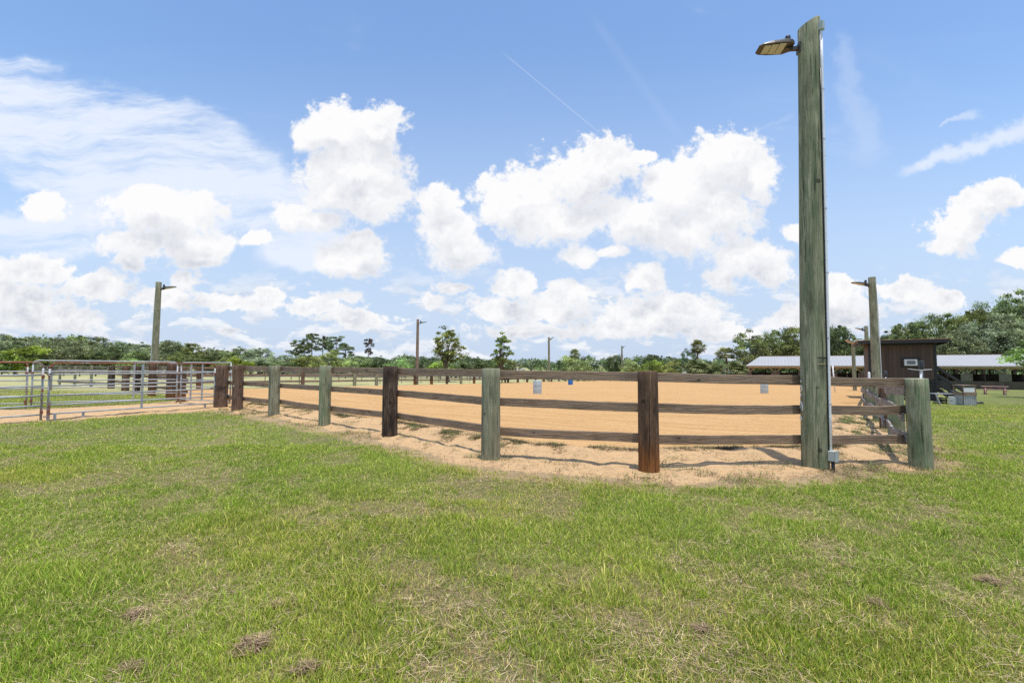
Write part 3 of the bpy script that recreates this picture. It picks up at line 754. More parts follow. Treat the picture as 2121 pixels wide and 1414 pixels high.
# ------------------------------------------------------------------ round posts and boards
def post_mesh(h, r, seed, bury=.2, rt=None, slope=0.0, n=24):
    rs = np.random.default_rng(seed); rt = rt or r * .96
    K = 12; prof = [-bury + (h + bury) * i / (K - 1) for i in range(K)]
    prof[-1] = h; prof.insert(-1, h - .012)
    V = []; ph = rs.uniform(0, 6.28, 4)
    for j, z in enumerate(prof):
        f = (z + bury) / (h + bury); rr = r + (rt - r) * f
        for k in range(n):
            a = 2 * math.pi * k / n
            w = 1 + .02 * math.sin(2 * a + ph[0]) + .014 * math.sin(3 * a + ph[1] + z) + .012 * math.sin(7 * a + ph[2] + z * .6)
            q_ = rr * w * (.955 if j == len(prof) - 1 else 1)
            zz = z + (slope * math.cos(a) * rr if z > h - .1 else 0)
            V.append((q_ * math.cos(a), q_ * math.sin(a), zz))
    J = len(prof)
    Q = np.array([[i * n + k, i * n + (k + 1) % n, (i + 1) * n + (k + 1) % n, (i + 1) * n + k] for i in range(J - 1) for k in range(n)])
    V.append((0, 0, h)); c = len(V) - 1
    T = np.array([[(J - 1) * n + k, (J - 1) * n + (k + 1) % n, c] for k in range(n)])
    me = nmesh('post', V, [Q, T]); fl = np.zeros(len(me.polygons), bool); fl[:len(Q)] = True
    me.polygons.foreach_set('use_smooth', fl); return me
def rail_mesh(L, w=.14, t=.042, warp=0.0, seed=0, sag=0.0):
    rs = np.random.default_rng(seed); N = max(6, int(L / .2)); V = []; p1, p2 = rs.uniform(0, 6.28, 2)
    for i in range(N + 1):
        f = i / N; x = L * f
        dz = sag * math.sin(math.pi * f) + warp * math.sin(2 * math.pi * f * .75 + p1) + rs.normal(0, .0015); dy = warp * .8 * math.sin(2 * math.pi * f + p2)
        for (y, z) in ((-t / 2, -w / 2), (-t / 2, w / 2 - .006), (-t / 2 + .006, w / 2), (t / 2 - .006, w / 2), (t / 2, w / 2 - .006), (t / 2, -w / 2)):
            V.append((x, y + dy, z + dz))
    Q = [[i * 6 + k, (i + 1) * 6 + k, (i + 1) * 6 + (k + 1) % 6, i * 6 + (k + 1) % 6] for i in range(N) for k in range(6)]
    H = [[0, 1, 2, 3, 4, 5], [N * 6 + k for k in (5, 4, 3, 2, 1, 0)]]
    return nmesh('rail', V, [np.array(Q), np.array(H)])
def rail(parent, a, b, m, warp=0.0, seed=0, w=.14, t=.042, sag=0.0, ext=.0):
    a = Vector(a); b = Vector(b); d = b - a; L = d.length + 2 * ext
    o = link('rail', rail_mesh(L, w, t, warp, seed, sag), m, parent)
    o.location = a - d.normalized() * ext
    o.rotation_euler = (0, -math.asin(max(-1, min(1, d.z / d.length))), math.atan2(d.y, d.x)); return o
KINDW = {'post_red': 'reddish brown post', 'post_grey': 'grey green post', 'post_green': 'green treated post', 'post_dark': 'almost black weathered post', 'post_brown': 'brown post with rust coloured foot'}
x0, y0_ = PP[5]
fence = thing('arena_fence', 'heavy round post and three board fence across the front of the sand arena', 'fence', (x0, y0_, gz(x0, y0_)), 0)
zb = gz(x0, y0_)
for i, (px, by, ty, dia, kd) in enumerate(PD):
    if i == 7: continue
    X, Y = PP[i]; z0 = gz(X, Y); h = zat(ty, Y - dia / 2) - z0
    o = link('post', post_mesh(h, dia / 2, 100 + i, rt=dia / 2 * (.94 if i > 3 else .99)), M[kd], fence, (X - x0, Y - y0_, z0 - zb), (0, 0, i * 1.3), KINDW[kd])
    if i == 8: o.rotation_euler = (0, R(-1.0), 0.4)
# rails run behind the posts
def off(i, dd):
    a = np.array(PP[max(i - 1, 0)]); b = np.array(PP[min(i + 1, 8)]); t_ = (b - a) / np.linalg.norm(b - a)
    n_ = np.array((-t_[1], t_[0])); r_ = PD[i][3] / 2
    return np.array(PP[i]) + n_ * (r_ + dd)
tops = [1.525, 1.525, 1.52, 1.52, 1.52, 1.505, 1.475, 1.42, 1.375]
mids = [.99, .985, 1.0, 1.02, 1.02, 1.03, 1.01, .945, .955]
bots = [.46, .46, .49, .50, .52, .535, .54, .475, .49]
for i in range(8):
    for k, hh in enumerate((tops, mids, bots)):
        A = off(i, .022); B = off(i + 1, .022); j = (B - A) / np.linalg.norm(B - A)
        A = A - j * (.05 if i else .12); B = B + j * .05
        za = gz(*PP[i]) + hh[i] - .07; zb2 = gz(*PP[i + 1]) + hh[i + 1] - .07
        st = .004 * (i % 2)
        rail(fence, (A[0] - x0, A[1] - y0_ + st, za - zb), (B[0] - x0, B[1] - y0_ + st, zb2 - zb), M['rail'], .006, 10 * i + k, sag=-.008)
bm = MB()
for k, z in enumerate((1.38, .92, .42)):
    a = off(8, 0); bm.lathe([(.012, 0), (.012, .03)], 8, (a[0] - x0 + .02, a[1] - y0_ - .02, z))
# chain round the gate post
ch = MB(); X, Y = PP[0]; s_ = gz(X, Y)
ch.tube([(X - x0 + .21 * math.cos(a), Y - y0_ + .21 * math.sin(a), .78 + .03 * math.sin(2 * a) + s_ - zb) for a in np.linspace(0, 2 * math.pi, 25)], .016, 6)
ch.tube([(X - x0 - .2, Y - y0_ - .05, .78 + s_ - zb), (X - x0 - .34, Y - y0_ - .1, .72 + s_ - zb)], .016, 6)
ch.build('chain', M['black'], fence)
bt = MB(); X, Y = PP[1]; s_ = gz(X, Y)
for dx_, dz_ in ((-.03, .85),): bt.box((X - x0 + dx_, Y - y0_ - .182, dz_ + s_ - zb), (.03, .03, .03))
bt.build('bolt', M['white'], fence)

def line_fence(name, label, pts, h, dia, rails_z, postm, railm, side, warp=0.0, seed=0, h_j=.06, thick=.042, rw=.14, skip_first=False, near=0, ngap=1):
    o0 = pts[0]; z0 = gz(*o0)
    f = thing(name, label, 'fence', (o0[0], o0[1], z0), 0)
    rs = np.random.default_rng(seed)
    vari = [post_mesh(h * (1 + rs.uniform(-1, 1) * h_j), dia / 2 * rs.uniform(.85, 1.1), seed + k, n=14) for k in range(5)]
    meshes = {}
    for i, (X, Y) in enumerate(pts):
        if skip_first and i == 0: continue
        if i % ngap: continue
        mt = postm[rs.integers(len(postm))]
        key = (i % 5, mt)
        if key not in meshes:
            me = vari[i % 5].copy(); me.materials.clear(); me.materials.append(M[mt]); meshes[key] = me
        link('post', meshes[key], None, f, (X - o0[0], Y - o0[1], gz(X, Y) - z0), (0, 0, i * .7))
    R_ = {}
    for i in range(len(pts) - 1):
        a = np.array(pts[i]); b = np.array(pts[i + 1]); t_ = (b - a) / np.linalg.norm(b - a); n_ = np.array((-t_[1], t_[0])) * side * (dia / 2 + thick / 2 + .004)
        for k, rz_ in enumerate(rails_z):
            L = np.linalg.norm(b - a); A = a + n_ - t_ * .03; B = b + n_ + t_ * .03
            dz1 = gz(*a) - z0 + rz_; dz2 = gz(*b) - z0 + rz_
            key = (round(L, 1), (i + k) % 4)
            if i < near or key not in R_:
                me = rail_mesh(math.hypot(L + .06, dz2 - dz1), rw, thick, warp * (1 if i < near else .35), seed + i * 3 + k)
                me.materials.append(railm)
                if i >= near: R_[key] = me
            else: me = R_[key]
            r_ = link('rail', me, None, f, (A[0] - o0[0], A[1] - o0[1] + .003 * (i % 2), dz1), (0, -math.asin((dz2 - dz1) / L), math.atan2(t_[1], t_[0])))
    return f
line_fence('arena_fence', 'three board fence with warped silvery rails running away along the right side of the arena', [PP[8]] + PR, 1.23, .29, (1.14, .80, .42), ['post_green', 'post_red', 'post_brown', 'post_red'], M['rail_grey'], 1, .035, 400, skip_first=True, near=4)
line_fence('arena_fence', 'long board fence on brown posts along the far left side of the arena', PL, 1.48, .30, (1.42, .95, .46), ['post_red', 'post_brown', 'post_grey', 'post_dark'], M['rail'], 1, .01, 500)
line_fence('arena_fence', 'distant board fence closing the far end of the arena', PB[1:-1], 1.45, .28, (1.40, .92, .45), ['post_brown', 'post_red'], M['rail'], 1, .01, 600)
line_fence('corner_fence', 'short run of board fence on thick brown posts behind the metal gates', PS, 1.5, .38, (1.40, .93, .45), ['post_red', 'post_dark', 'post_brown'], M['rail'], -1, .01, 700)
PO = [tuple(L1 + np.array((-3.4, 2.2)) + dl * 3.0 * k) for k in range(31)]
line_fence('pipe_fence', 'pale thin railed paddock fence running parallel outside the left side of the arena', PO, 1.25, .075, (1.18, .78, .40), ['post_grey'], M['rail_grey'], 1, .004, 800, thick=.03, rw=.075)
PQ = [(-30 + 2.9 * k, 62 + .9 * k) for k in range(24)]
line_fence('paddock_fence', 'low grey paddock fence crossing the field beyond the arena', PQ, 1.3, .14, (1.2, .8, .4), ['post_grey'], M['rail_grey'], 1, .004, 900)
PW = [(-33.5 + .1 * k, 33 + 0 * k) for k in range(1)]
a0 = (xat(124, 34.0), 34.0); a1 = (xat(226, 30.0), 30.0)
line_fence('pen_fence', 'grey two board pen fence seen through the left metal gate', [tuple(np.array(a0) + (np.array(a1) - np.array(a0)) * k / 3) for k in range(4)], 1.45, .17, (1.15, .30), ['post_grey'], M['rail_grey'], -1, .006, 950, rw=.17)
TF = [(-92 + 2.6 * k, 70 - .28 * k) for k in range(18)]
line_fence('field_fence', 'dark board fence at the edge of the left wood', TF, 1.5, .18, (1.35, .95, .55), ['post_grey', 'post_dark'], M['rail_grey'], -1, .01, 980, rw=.16)

# ------------------------------------------------------------------ tubular metal gates
def gate(label, pL, pR, h, rails_h, mids_, top_m, left_m='galv', right_m='galv', curveL=True, curveR=True, feet=(), gap=.0, zL=None, zR=None):
    pL = np.array(pL, float); pR = np.array(pR, float); L = np.linalg.norm(pR - pL); yaw = math.atan2(*(pR - pL)[::-1])
    z0 = gz(*pL); dz = gz(*pR) - z0
    g = thing('metal_gate', label, 'gate', (pL[0], pL[1], z0), yaw, 'tubular metal gates')
    zz = lambda x: dz * x / L
    r = .0245; c = .16
    def arc(x0_, x1_, z1):        # rounded corner from upright x0_ up to the top rail
        return [(x0_ + (x1_ - x0_) * (1 - math.cos(a)), 0, z1 - c + c * math.sin(a) + zz(x0_)) for a in np.linspace(0, math.pi / 2, 7)]
    tp = MB(); pts = []
    xl, xr = 0.0, L
    pts += arc(xl, xl + c, h) if curveL else [(xl, 0, h + zz(xl))]
    pts += [(x, 0, h + zz(x)) for x in np.linspace(xl + c, xr - c, 8)[1:-1]]
    pts += arc(xr, xr - c, h)[::-1] if curveR else [(xr, 0, h + zz(xr))]
    tp.tube(pts, r, 10); tp.build('top_rail', M[top_m], g, True)
    for x, mt, cv in ((xl, left_m, curveL), (xr, right_m, curveR)):
        u = MB(); u.tube([(x, 0, .03 + zz(x)), (x, 0, h - (c if cv else 0) + zz(x))], r * 1.08, 10); u.build('upright', M[mt], g, True)
    for k, z in enumerate(rails_h):
        m_ = MB(); m_.tube([(x, 0, z + zz(x)) for x in np.linspace(xl + r, xr - r, 6)], r * .92, 10); m_.build('rail', M['galv'], g, True)
    for x in mids_:
        m_ = MB(); m_.bar((x, -.001, rails_h[-1] - .02 + zz(x)), (x, -.001, h - .01 + zz(x)), .035, .055, up=(1, 0, 0)); m_.build('brace', M['galv'], g)
    for x in feet:
        m_ = MB(); m_.bar((x, 0, -.02 + zz(x)), (x, 0, rails_h[-1] + zz(x)), .02, .06, up=(1, 0, 0)); m_.build('foot', M['galv'], g)
    for x in (xl, xr):
        m_ = MB()
        for z in (.25, 1.22): m_.box((x, -.03, z + zz(x)), (.06, .05, .09))
        m_.build('hinge', M['rust_top'], g)
    return g
RH = (1.28, .965, .70, .43, .185)
gA2 = (gnd(98, 871), gnd(443, 845.5)); gA1 = (gnd(-180, 893), gnd(84, 872.5))
gate('long galvanised six rail gate with rusty red top rail, nearest the brown corner post', gA2[0], gA2[1], 1.60, RH, (2.15,), 'rust_top', feet=(.75, 4.0))
gate('rusty ended gate at the left edge in the front row of gates', gA1[0], gA1[1], 1.62, RH, (1.2,), 'rust_top', 'galv', 'rust_some', feet=(2.4,))
B1R = gnd(53, 847)
gate('left gate of the row behind, with rusty red rounded corner', (B1R[0] - 4.3, B1R[1] - .6), B1R, 1.60, RH, (2.2,), 'rust_top', right_m='rust_some')
B2 = (gnd(64, 845), (xat(366, 18.2), 18.2))
gate('grey topped gate of the row behind, running in front of the brown posts', B2[0], B2[1], 1.66, RH, (2.75,), 'galv')
B3 = ((xat(374, 18.1), 18.1), (PP[0][0] - .15, PP[0][1] + .75))
gate('short gate swung back between the grey gate and the corner post', B3[0], B3[1], 1.64, RH, (.55, 1.15), 'galv', curveR=False, feet=(1.9,))
lt = MB(); X, Y = gA1[1]
lt.bar((0, 0, .0), (0, 0, .55), .03, .05, up=(1, 0, 0)).bar((-.14, 0, .12), (.02, 0, .12), .02, .03).bar((-.14, 0, .34), (.02, 0, .34), .02, .03)
lt.bar((.02, 0, .85), (.02, 0, 1.33), .03, .05, up=(1, 0, 0)).bar((-.12, 0, 1.3), (.1, 0, 1.3), .03, .03)
o = lt.build('gate_latch', M['rust_some'], None, loc=(X + .16, Y + .05, gz(X, Y))); tag(o, 'rusty slide latch standing between the two front row gates', 'latch')

# ------------------------------------------------------------------ light poles
def lamp_head(parent, z, r, yaw, s=1.0, near=False, tilt=12):
    """shoebox area light on a short bracket, pointing along yaw"""
    m4 = Matrix.Rotation(yaw, 4, 'Z'); ti = Matrix.Translation((r + .10, 0, z)) @ Matrix.Rotation(R(-tilt), 4, 'Y')
    br = MB(); br.bar((r - .03, 0, z - .02), (r + .14, 0, z - .02), .05, .06); br.box((r + .005, 0, z - .02), (.02, .12, .16)); br.bar((r + .10, 0, z - .02), (r + .2, 0, z + .015), .06, .05)
    b = br.build('bracket', M['bronze'], parent); b.rotation_euler = (0, 0, yaw)
    hd = MB()
    out = [(0.0, .10, .045), (.10, .165, .05), (.34, .165, .035), (.50, .14, .018), (.56, .10, .010)]
    V = []
    for (x, w, h_) in out:
        V += [(x, -w, 0), (x, w, 0), (x, w * .9, h_ * 1.4), (x, -w * .9, h_ * 1.4)]
    Fs = [[i * 4 + k, (i + 1) * 4 + k, (i + 1) * 4 + (k + 1) % 4, i * 4 + (k + 1) % 4][::-1] for i in range(4) for k in range(4)] + [[0, 1, 2, 3], [19, 18, 17, 16]]
    hd.add(np.array(V) * 1.0, Fs)
    for k in range(6): hd.box((.10, -.09 + .036 * k, .075), (.16, .008, .03))
    h = hd.build('lamp_head', M['bronze'], parent); h.matrix_local = m4 @ ti @ Matrix.Scale(s, 4)
    ln_ = MB()
    for k in range(3): ln_.box((.19 + .115 * k, 0, -.006), (.105, .27 - .03 * k, .012))
    ln_.build('lens', M['lens'], h)
    pc = MB(); pc.lathe([(.035, 0), (.042, .01), (.042, .13), (.036, .145), (.0, .148)], 14, (.07, 0, .065)); pc.build('photocell', M['black'], h, True)
def pole(label, X, Y, ztop, r0, r1, yaw, m='post_grey', conduit=None, lamp=True, group='wooden floodlight poles', name='light_pole', seed=0, leanx=0, tl=16):
    z0 = gz(X, Y); h = ztop - z0
    p = thing(name, label, 'light pole', (X, Y, z0), 0, group)
    p.rotation_euler = (0, leanx, 0)
    link('pole', post_mesh(h, r0, 60 + seed, rt=r1, slope=0, n=22), M[m], p)
    if lamp: lamp_head(p, h - .42, r1, yaw, 1.25, tilt=tl)
    if conduit is not None:
        c = MB(); a = conduit
        c.tube([((r0 + (r1 - r0) * f + .02) * math.cos(a), (r0 + (r1 - r0) * f + .02) * math.sin(a), .1 + (h - .5) * f) for f in np.linspace(0, 1, 6)], .017, 8)
        c.build('conduit', M['pvc'], p, True)
    return p
# near pole
X, Y = PP[7]; z0 = gz(X, Y); H7 = zat(42, Y) - z0; r0, r1 = .185, .15
near = thing('light_pole', 'tall green treated floodlight pole with grey conduit, nearest the camera', 'light pole', (X, Y, z0), 0, 'wooden floodlight poles')
pm = post_mesh(H7 - .06, r0, 160, rt=r1, n=40, slope=.5)
po = link('pole', pm, M['pole_green'], near); near.rotation_euler = (0, R(1.0), 0)
va = math.atan2(-Y, -X)              # direction from the pole to the camera
lamp_head(near, H7 - .44, r1, R(172), .94, tilt=1)
ca_ = va + R(68)                      # right flank as the camera sees it
def rr(z): return r0 + (r1 - r0) * z / H7
cd = MB(); cd.tube([((rr(z) + .025) * math.cos(ca_), (rr(z) + .025) * math.sin(ca_), z) for z in np.linspace(.30, H7 - .28, 14)], .022, 10); cd.build('conduit', M['pvc'], near, True)
cw = MB(); cw.tube([((rr(z) + .016) * math.cos(ca_ - .13), (rr(z) + .016) * math.sin(ca_ - .13), z) for z in np.linspace(.30, H7 - .9, 12)], .009, 8); cw.build('cable', M['black'], near, True)
bx = MB(); rz = Matrix.Rotation(ca_, 3, 'Z'); rmat = [[rz[i][j] for j in range(3)] for i in range(3)]
bc = (rr(.22) + .055)
bx.box((bc * math.cos(ca_), bc * math.sin(ca_), .235), (.10, .11, .15), rmat); bx.box(((bc + .052) * math.cos(ca_), (bc + .052) * math.sin(ca_), .235), (.008, .12, .16), rmat)
bx.build('junction_box', M['boxgrey'], near)
sb = MB(); sb.tube([(bc * math.cos(ca_), bc * math.sin(ca_), -.1), (bc * math.cos(ca_), bc * math.sin(ca_), .165)], .024, 10); sb.build('conduit_stub', M['black'], near, True)
tb = MB(); bc2 = rr(H7 - .2) + .03
tb.box((bc2 * math.cos(ca_), bc2 * math.sin(ca_), H7 - .21), (.07, .075, .14), rmat); tb.build('junction_box', M['boxgrey'], near)
for z in (1.0, 2.0, 3.0, 4.0, 5.1, 5.9):
    cl = MB(); cl.bar(((rr(z) + .044) * math.cos(ca_ - .16), (rr(z) + .044) * math.sin(ca_ - .16), z), ((rr(z) + .044) * math.cos(ca_ + .16), (rr(z) + .044) * math.sin(ca_ + .16), z), .006, .02); cl.build('pipe_clip', M['galv'], near)
for z in (5.55, 4.85, 3.5, 4.2):
    a = ca_ + .35; nl = MB(); nl.tube([((rr(z) - .01) * math.cos(a), (rr(z) - .01) * math.sin(a), z), ((rr(z) + .045) * math.cos(a), (rr(z) + .045) * math.sin(a), z + .004)], .005, 6); nl.build('nail', M['black'], near)
# shallow notch cut and painted marks at its left flank
nt = MB()
for zc, dz_ in ((1.60, .006),):
    pts = [((rr(zc) + .003) * math.cos(a), (rr(zc) + .003) * math.sin(a), zc) for a in np.linspace(va + .25, va + 1.05, 8)]
    nt.tube(pts, .006, 6)
nt.build('saw_cut', M['pine'], near)
nk = MB(); pts = [((rr(1.70) + .0015) * math.cos(a), (rr(1.70) + .0015) * math.sin(a), 1.70) for a in np.linspace(va + .3, va + 1.1, 8)]; nk.tube(pts, .009, 6); nk.build('notch', M['black'], near)
mk = MB(); la = va - R(72)
def mark(z, hgt, wid, a0_, a1_, th=.009):
    pts = []
    for t_ in np.linspace(a0_, a1_, 14):
        a = la + wid / rr(z) * math.cos(t_); zz = z + hgt * math.sin(t_); q_ = rr(zz) + .002
        pts.append((q_ * math.cos(a), q_ * math.sin(a), zz))
    mk.tube(pts, th, 5)
mark(1.22, .045, .035, -1.6, 1.9); mark(.93, .085, .045, -.6, 3.4); mark(1.12, .02, .015, 0, 6.0, .007); mark(.76, .02, .02, 0, 6.2, .014); mark(1.32, .02, .02, 0, 3.0, .008)
mk.build('painted_mark', M['white'], near)
LP = [(322, 27.8, 584, .19, .15, R(15), 'reddish left floodlight pole rising behind the metal gates', 'post_grey', R(200)),
      (864, 47.0, 661, .17, .13, R(10), 'slender brown floodlight pole left of the leafy tree in the middle', 'rail_post', None),
      (1137, 70.0, 698, .19, .15, R(-10), 'grey floodlight pole behind the pale barrel, right of the slim sapling', 'post_grey', None),
      (1288, 95.0, 716, .19, .15, R(-10), 'farthest floodlight pole, pale, at the far end of the arena', 'post_grey', None),
      (1812, 23.6, 574, .20, .165, R(170), 'pale thick floodlight pole standing in front of the brown booth', 'post_grey', R(-40)),
      (1796, 44.0, 675, .19, .16, R(165), 'thin floodlight pole half hidden behind the booth roof', 'post_grey', None)]
for i, (px, Yp, ty, ra, rb, yaw, lab, mt, cdt) in enumerate(LP):
    zt = zat(ty, Yp); Xp = xat(px, Yp, zt / 2)
    pole(lab, Xp, Yp, zt, ra, rb, yaw, mt, cdt, seed=i, tl=(14, 12, 38, 40, 14, 20)[i], leanx=(R(.6), R(.4), 0, R(.3), -R(.3), 0)[i])
# bare pole with a wooden arm
Yp = 46.0; Xp = xat(1769, Yp, 1); zt = zat(708, Yp)
bp = pole('bare pale pole with a broken slanting timber arm, left of the booth', Xp, Yp, zt, .17, .15, 0, 'post_grey', lamp=False, group=None, name='wooden_pole', seed=9)
ar = MB(); ar.bar((-.05, 0, zt - gz(Xp, Yp) - .15), (-.72, 0, zt - gz(Xp, Yp) + .16), .08, .16); ar.build('timber_arm', M['pine_red'], bp)
# leaning white stake near the stable
Yp = 40.0; Xp = xat(1728, Yp, 1)
st = MB(); st.tube([(0, 0, -.1), (-.12, 0, zat(757, Yp) - gz(Xp, Yp))], .05, 8)
tag(st.build('leaning_stake', M['white'], None, True, (Xp, Yp, gz(Xp, Yp))), 'thin pale stake leaning just right of the tall near pole', 'stake')

# ------------------------------------------------------------------ barrels
def barrel(label, px, Y_, m, h=.9, r=.285):
    X_ = xat(px, Y_); z_ = gz(X_, Y_)
    t_ = thing('plastic_barrel', label, 'barrel', (X_, Y_, z_), 0, 'barrel racing drums on the sand')
    b = MB(); pr = [(r * .93, 0.0), (r * .99, .02), (r, .05), (r, .28), (r * 1.012, .30), (r * 1.012, .33), (r, .35), (r, .57), (r * 1.012, .59), (r * 1.012, .62), (r, .64), (r, .86), (r * .99, .885), (r * .95, .90), (r * .9, .90), (r * .9, .885), (0.001, .885)]
    b.lathe([(q_, z * h / .9) for q_, z in pr], 28, cap=False); b.build('drum_body', m, t_, True)
    c = MB(); c.lathe([(.035, .885), (.035, .905), (0, .906)], 12, (r * .55, 0, 0), cap=False); c.lathe([(.025, .885), (.025, .9), (0, .901)], 12, (-r * .55, 0, 0), cap=False)
    c.build('bung', M['black'], t_)
barrel('pale grey blue barrel nearest the camera on the sand', 1113, 30.2, M['barrel_grey'])
barrel('bright blue barrel in the far middle of the sand', 1181.5, 53.5, M['barrel_blue'])
barrel('pale blue barrel on the right half of the sand under the top rail', 1582.5, 36.5, M['barrel_grey'])

# ------------------------------------------------------------------ announcer's booth
s0 = (23.7, 30.2); rt = R(-32)
z0 = gz(25, 29.5)
booth = thing('announcer_booth', 'dark brown boarded booth raised on a slatted base with a thin flat roof', 'booth', (s0[0], s0[1], z0), rt)
BW, BD, BF, BT = 3.25, 3.0, 1.55, 3.75     # width, depth, floor height, wall top (above the ground)
BT = zat(711, 29.3) - z0; BF = zat(785, 29.3) - z0
w_ = MB(); w_.box((BW / 2, BD / 2, (BF + BT) / 2), (BW, BD, BT - BF)); w_.build('wall', M['booth_boards'], booth)
tr_ = MB()
for x in (0, BW): tr_.box((x, -.012, (BF + BT) / 2), (.14, .03, BT - BF)); tr_.box((x + (-.012 if x == 0 else .012), .07, (BF + BT) / 2), (.03, .14, BT - BF - .01))
tr_.box((BW / 2, -.014, BT - .07), (BW - .14, .03, .13)); tr_.build('corner_trim_and_roof_shade', M['plank_black'], booth)  # black strip under the roof stands in for the overhang's shadow
rf = MB(); rf.bar((BW / 2, -.55, BT + .13), (BW / 2, BD + .4, BT + .02), BW + 1.2, .10, up=(0, 0, 1)); rf.build('roof', M['plank_black'], booth)
fa = MB(); fa.box((BW / 2, -.575, BT + .105), (BW + 1.25, .04, .22)); fa.build('fascia', M['plank_black'], booth)
ed = MB(); ed.bar((BW / 2, -.60, BT + .222), (BW / 2, BD + .4, BT + .10), BW + 1.31, .018, up=(0, 0, 1)); ed.build('roof_edge', M['pine_red'], booth)
rk = MB()
for x in (-.45, .1, BW - .1, BW + .45): rk.bar((x, -.5, BT - .0), (x, BD + .3, BT - .1), .06, .14)
rk.build('rafter', M['plank_black'], booth)
sk = MB()
for k in range(8): sk.box((BW / 2, .02, .10 + k * (BF - .1) / 8), (BW + .05, .035, (BF - .1) / 8 - .035))
for k in range(8): sk.box((BW + .02, BD / 2, .10 + k * (BF - .1) / 8), (.035, BD, (BF - .1) / 8 - .035))
for x in (.1, BW - .1):
    for y in (.12, BD - .1): sk.box((x, y, BF / 2), (.14, .14, BF))
sk.box((BW / 2, BD / 2, BF - .08), (BW, BD, .14)); sk.build('slatted_base', M['plank_black'], booth)
uc = (1888 - 1808) / (1937 - 1808) * BW * 1.02; zc = zat(750.5, 29.4) - z0
ac = thing_ac = MB(); ac.box((uc, -.10, zc), (.62, .22, .40)); aco = ac.build('air_conditioner', M['white'], booth)
g_ = MB(); g_.box((uc, -.215, zc), (.42, .012, .24))
for k in range(9): g_.box((uc, -.226, zc - .10 + .025 * k), (.42, .012, .008))
g_.build('grille', M['grille'], aco)
sr = MB(); sr.box((uc - .0, -.016, zc + .27), (.95, .03, .08)).box((uc, -.016, zc - .27), (.95, .03, .08)).box((uc - .43, -.016, zc), (.09, .03, .46)).box((uc + .43, -.016, zc), (.09, .03, .46)); sr.build('surround', M['plank_black'], aco)
# stairs beside the booth, going down to the right (world aligned, kept as a part of the booth)
inv = Matrix.Rotation(-rt, 4, 'Z') @ Matrix.Translation((-s0[0], -s0[1], -z0))
rc = Matrix.Rotation(rt, 4, 'Z') @ Vector((BW, .3, 0)); X0, Y0 = rc.x + s0[0] + .02, rc.y + s0[1] + .1
zf = zat(783, Y0); Xe = xat(2004, Y0); ze = gz(Xe, Y0)
sts = MB()
n_st = 7
for dy in (0, .95): sts.bar((X0, Y0 + dy, zf - .06), (Xe, Y0 + dy, ze + .03), .045, .24)
for k in range(n_st):
    f = (k + .5) / n_st; sts.box((X0 + (Xe - X0) * f, Y0 + .475, zf + (ze - zf) * f - .02), (.28, .90, .04))
so = sts.build('staircase', M['plank_black'], booth)
so.matrix_local = inv
hr = MB()
for dy in (-.01, .96):
    for up_, w2 in ((.92, .16), (.46, .17)): hr.bar((X0, Y0 + dy - .03, zf + up_ - .1), (Xe - .05, Y0 + dy - .03, ze + up_ - .02), .04, w2)
    hr.bar((Xe - .08, Y0 + dy, ze - .05), (Xe - .08, Y0 + dy, ze + .95), .09, .09, up=(1, 0, 0)); hr.bar((X0 + .1, Y0 + dy, z0), (X0 + .1, Y0 + dy, zf + .9), .09, .09, up=(1, 0, 0))
hr.build('handrail', M['plank_black'], so)

# things round the stairs
def place(px, py_base):
    X_, Y_ = gnd(px, py_base); return X_, Y_, gz(X_, Y_)
X_, Y_, z_ = place(1980.5, 838)
c = thing('cooler_box', 'white cooler chest on the grass under the booth stairs', 'cooler', (X_, Y_ - .05, z_), R(-6))
b = MB(); b.box((0, 0, .19), (.54, .36, .36)); b.build('chest', M['white'], c)
b = MB(); b.box((0, 0, .405), (.57, .39, .07)); b.build('lid', M['white'], c)
b = MB(); b.box((0, -.185, .25), (.05, .02, .06)).box((.283, 0, .22), (.02, .2, .03)).box((-.283, 0, .22), (.02, .2, .03)); b.build('latch', M['grille'], c)
X_, Y_, z_ = place(1996, 839)
b = MB()
V = [(-.18, -.14, 0), (.18, -.14, 0), (.18, .14, 0), (-.18, .14, 0), (-.23, -.18, .24), (.23, -.18, .24), (.23, .18, .24), (-.23, .18, .24), (-.21, -.16, .24), (.21, -.16, .24), (.21, .16, .24), (-.21, .16, .24), (-.17, -.13, .02), (.17, -.13, .02), (.17, .13, .02), (-.17, .13, .02)]
b.add(V, [[3, 2, 1, 0], [0, 1, 5, 4], [1, 2, 6, 5], [2, 3, 7, 6], [3, 0, 4, 7], [4, 5, 9, 8], [5, 6, 10, 9], [6, 7, 11, 10], [7, 4, 8, 11], [8, 9, 13, 12], [9, 10, 14, 13], [10, 11, 15, 14], [11, 8, 12, 15], [12, 13, 14, 15]])
tag(b.build('storage_tub', M['barrel_blue'], None, loc=(X_, Y_, z_)), 'small blue plastic tub between the white cooler and the bin', 'tub')
X_, Y_, z_ = place(1992, 836)
b = MB(); b.lathe([(.17, 0), (.19, .02), (.22, .62), (.235, .63), (.235, .66), (.10, .72), (0, .73)], 16, cap=False)
tag(b.build('trash_can', M['black'], None, True, (X_ + .1, Y_ + .55, z_)), 'black lidded trash can behind the blue tub', 'trash can')
X_, Y_, z_ = place(2011, 840)
c = thing('waste_bin', 'square bin clad in corrugated metal with a brown plank band and white top panel', 'bin', (X_, Y_ + .3, z_), R(-4))
b = MB()
for k in range(12): b.box((-.29 + .0527 * k, -.30 + .008 * (k % 2), .28), (.05, .02, .54)); b.box((.30 - .008 * (k % 2), -.29 + .0527 * k, .28), (.02, .05, .54)); b.box((-.30 + .008 * (k % 2), -.29 + .0527 * k, .28), (.02, .05, .54))
b.build('metal_cladding', M['galv'], c)
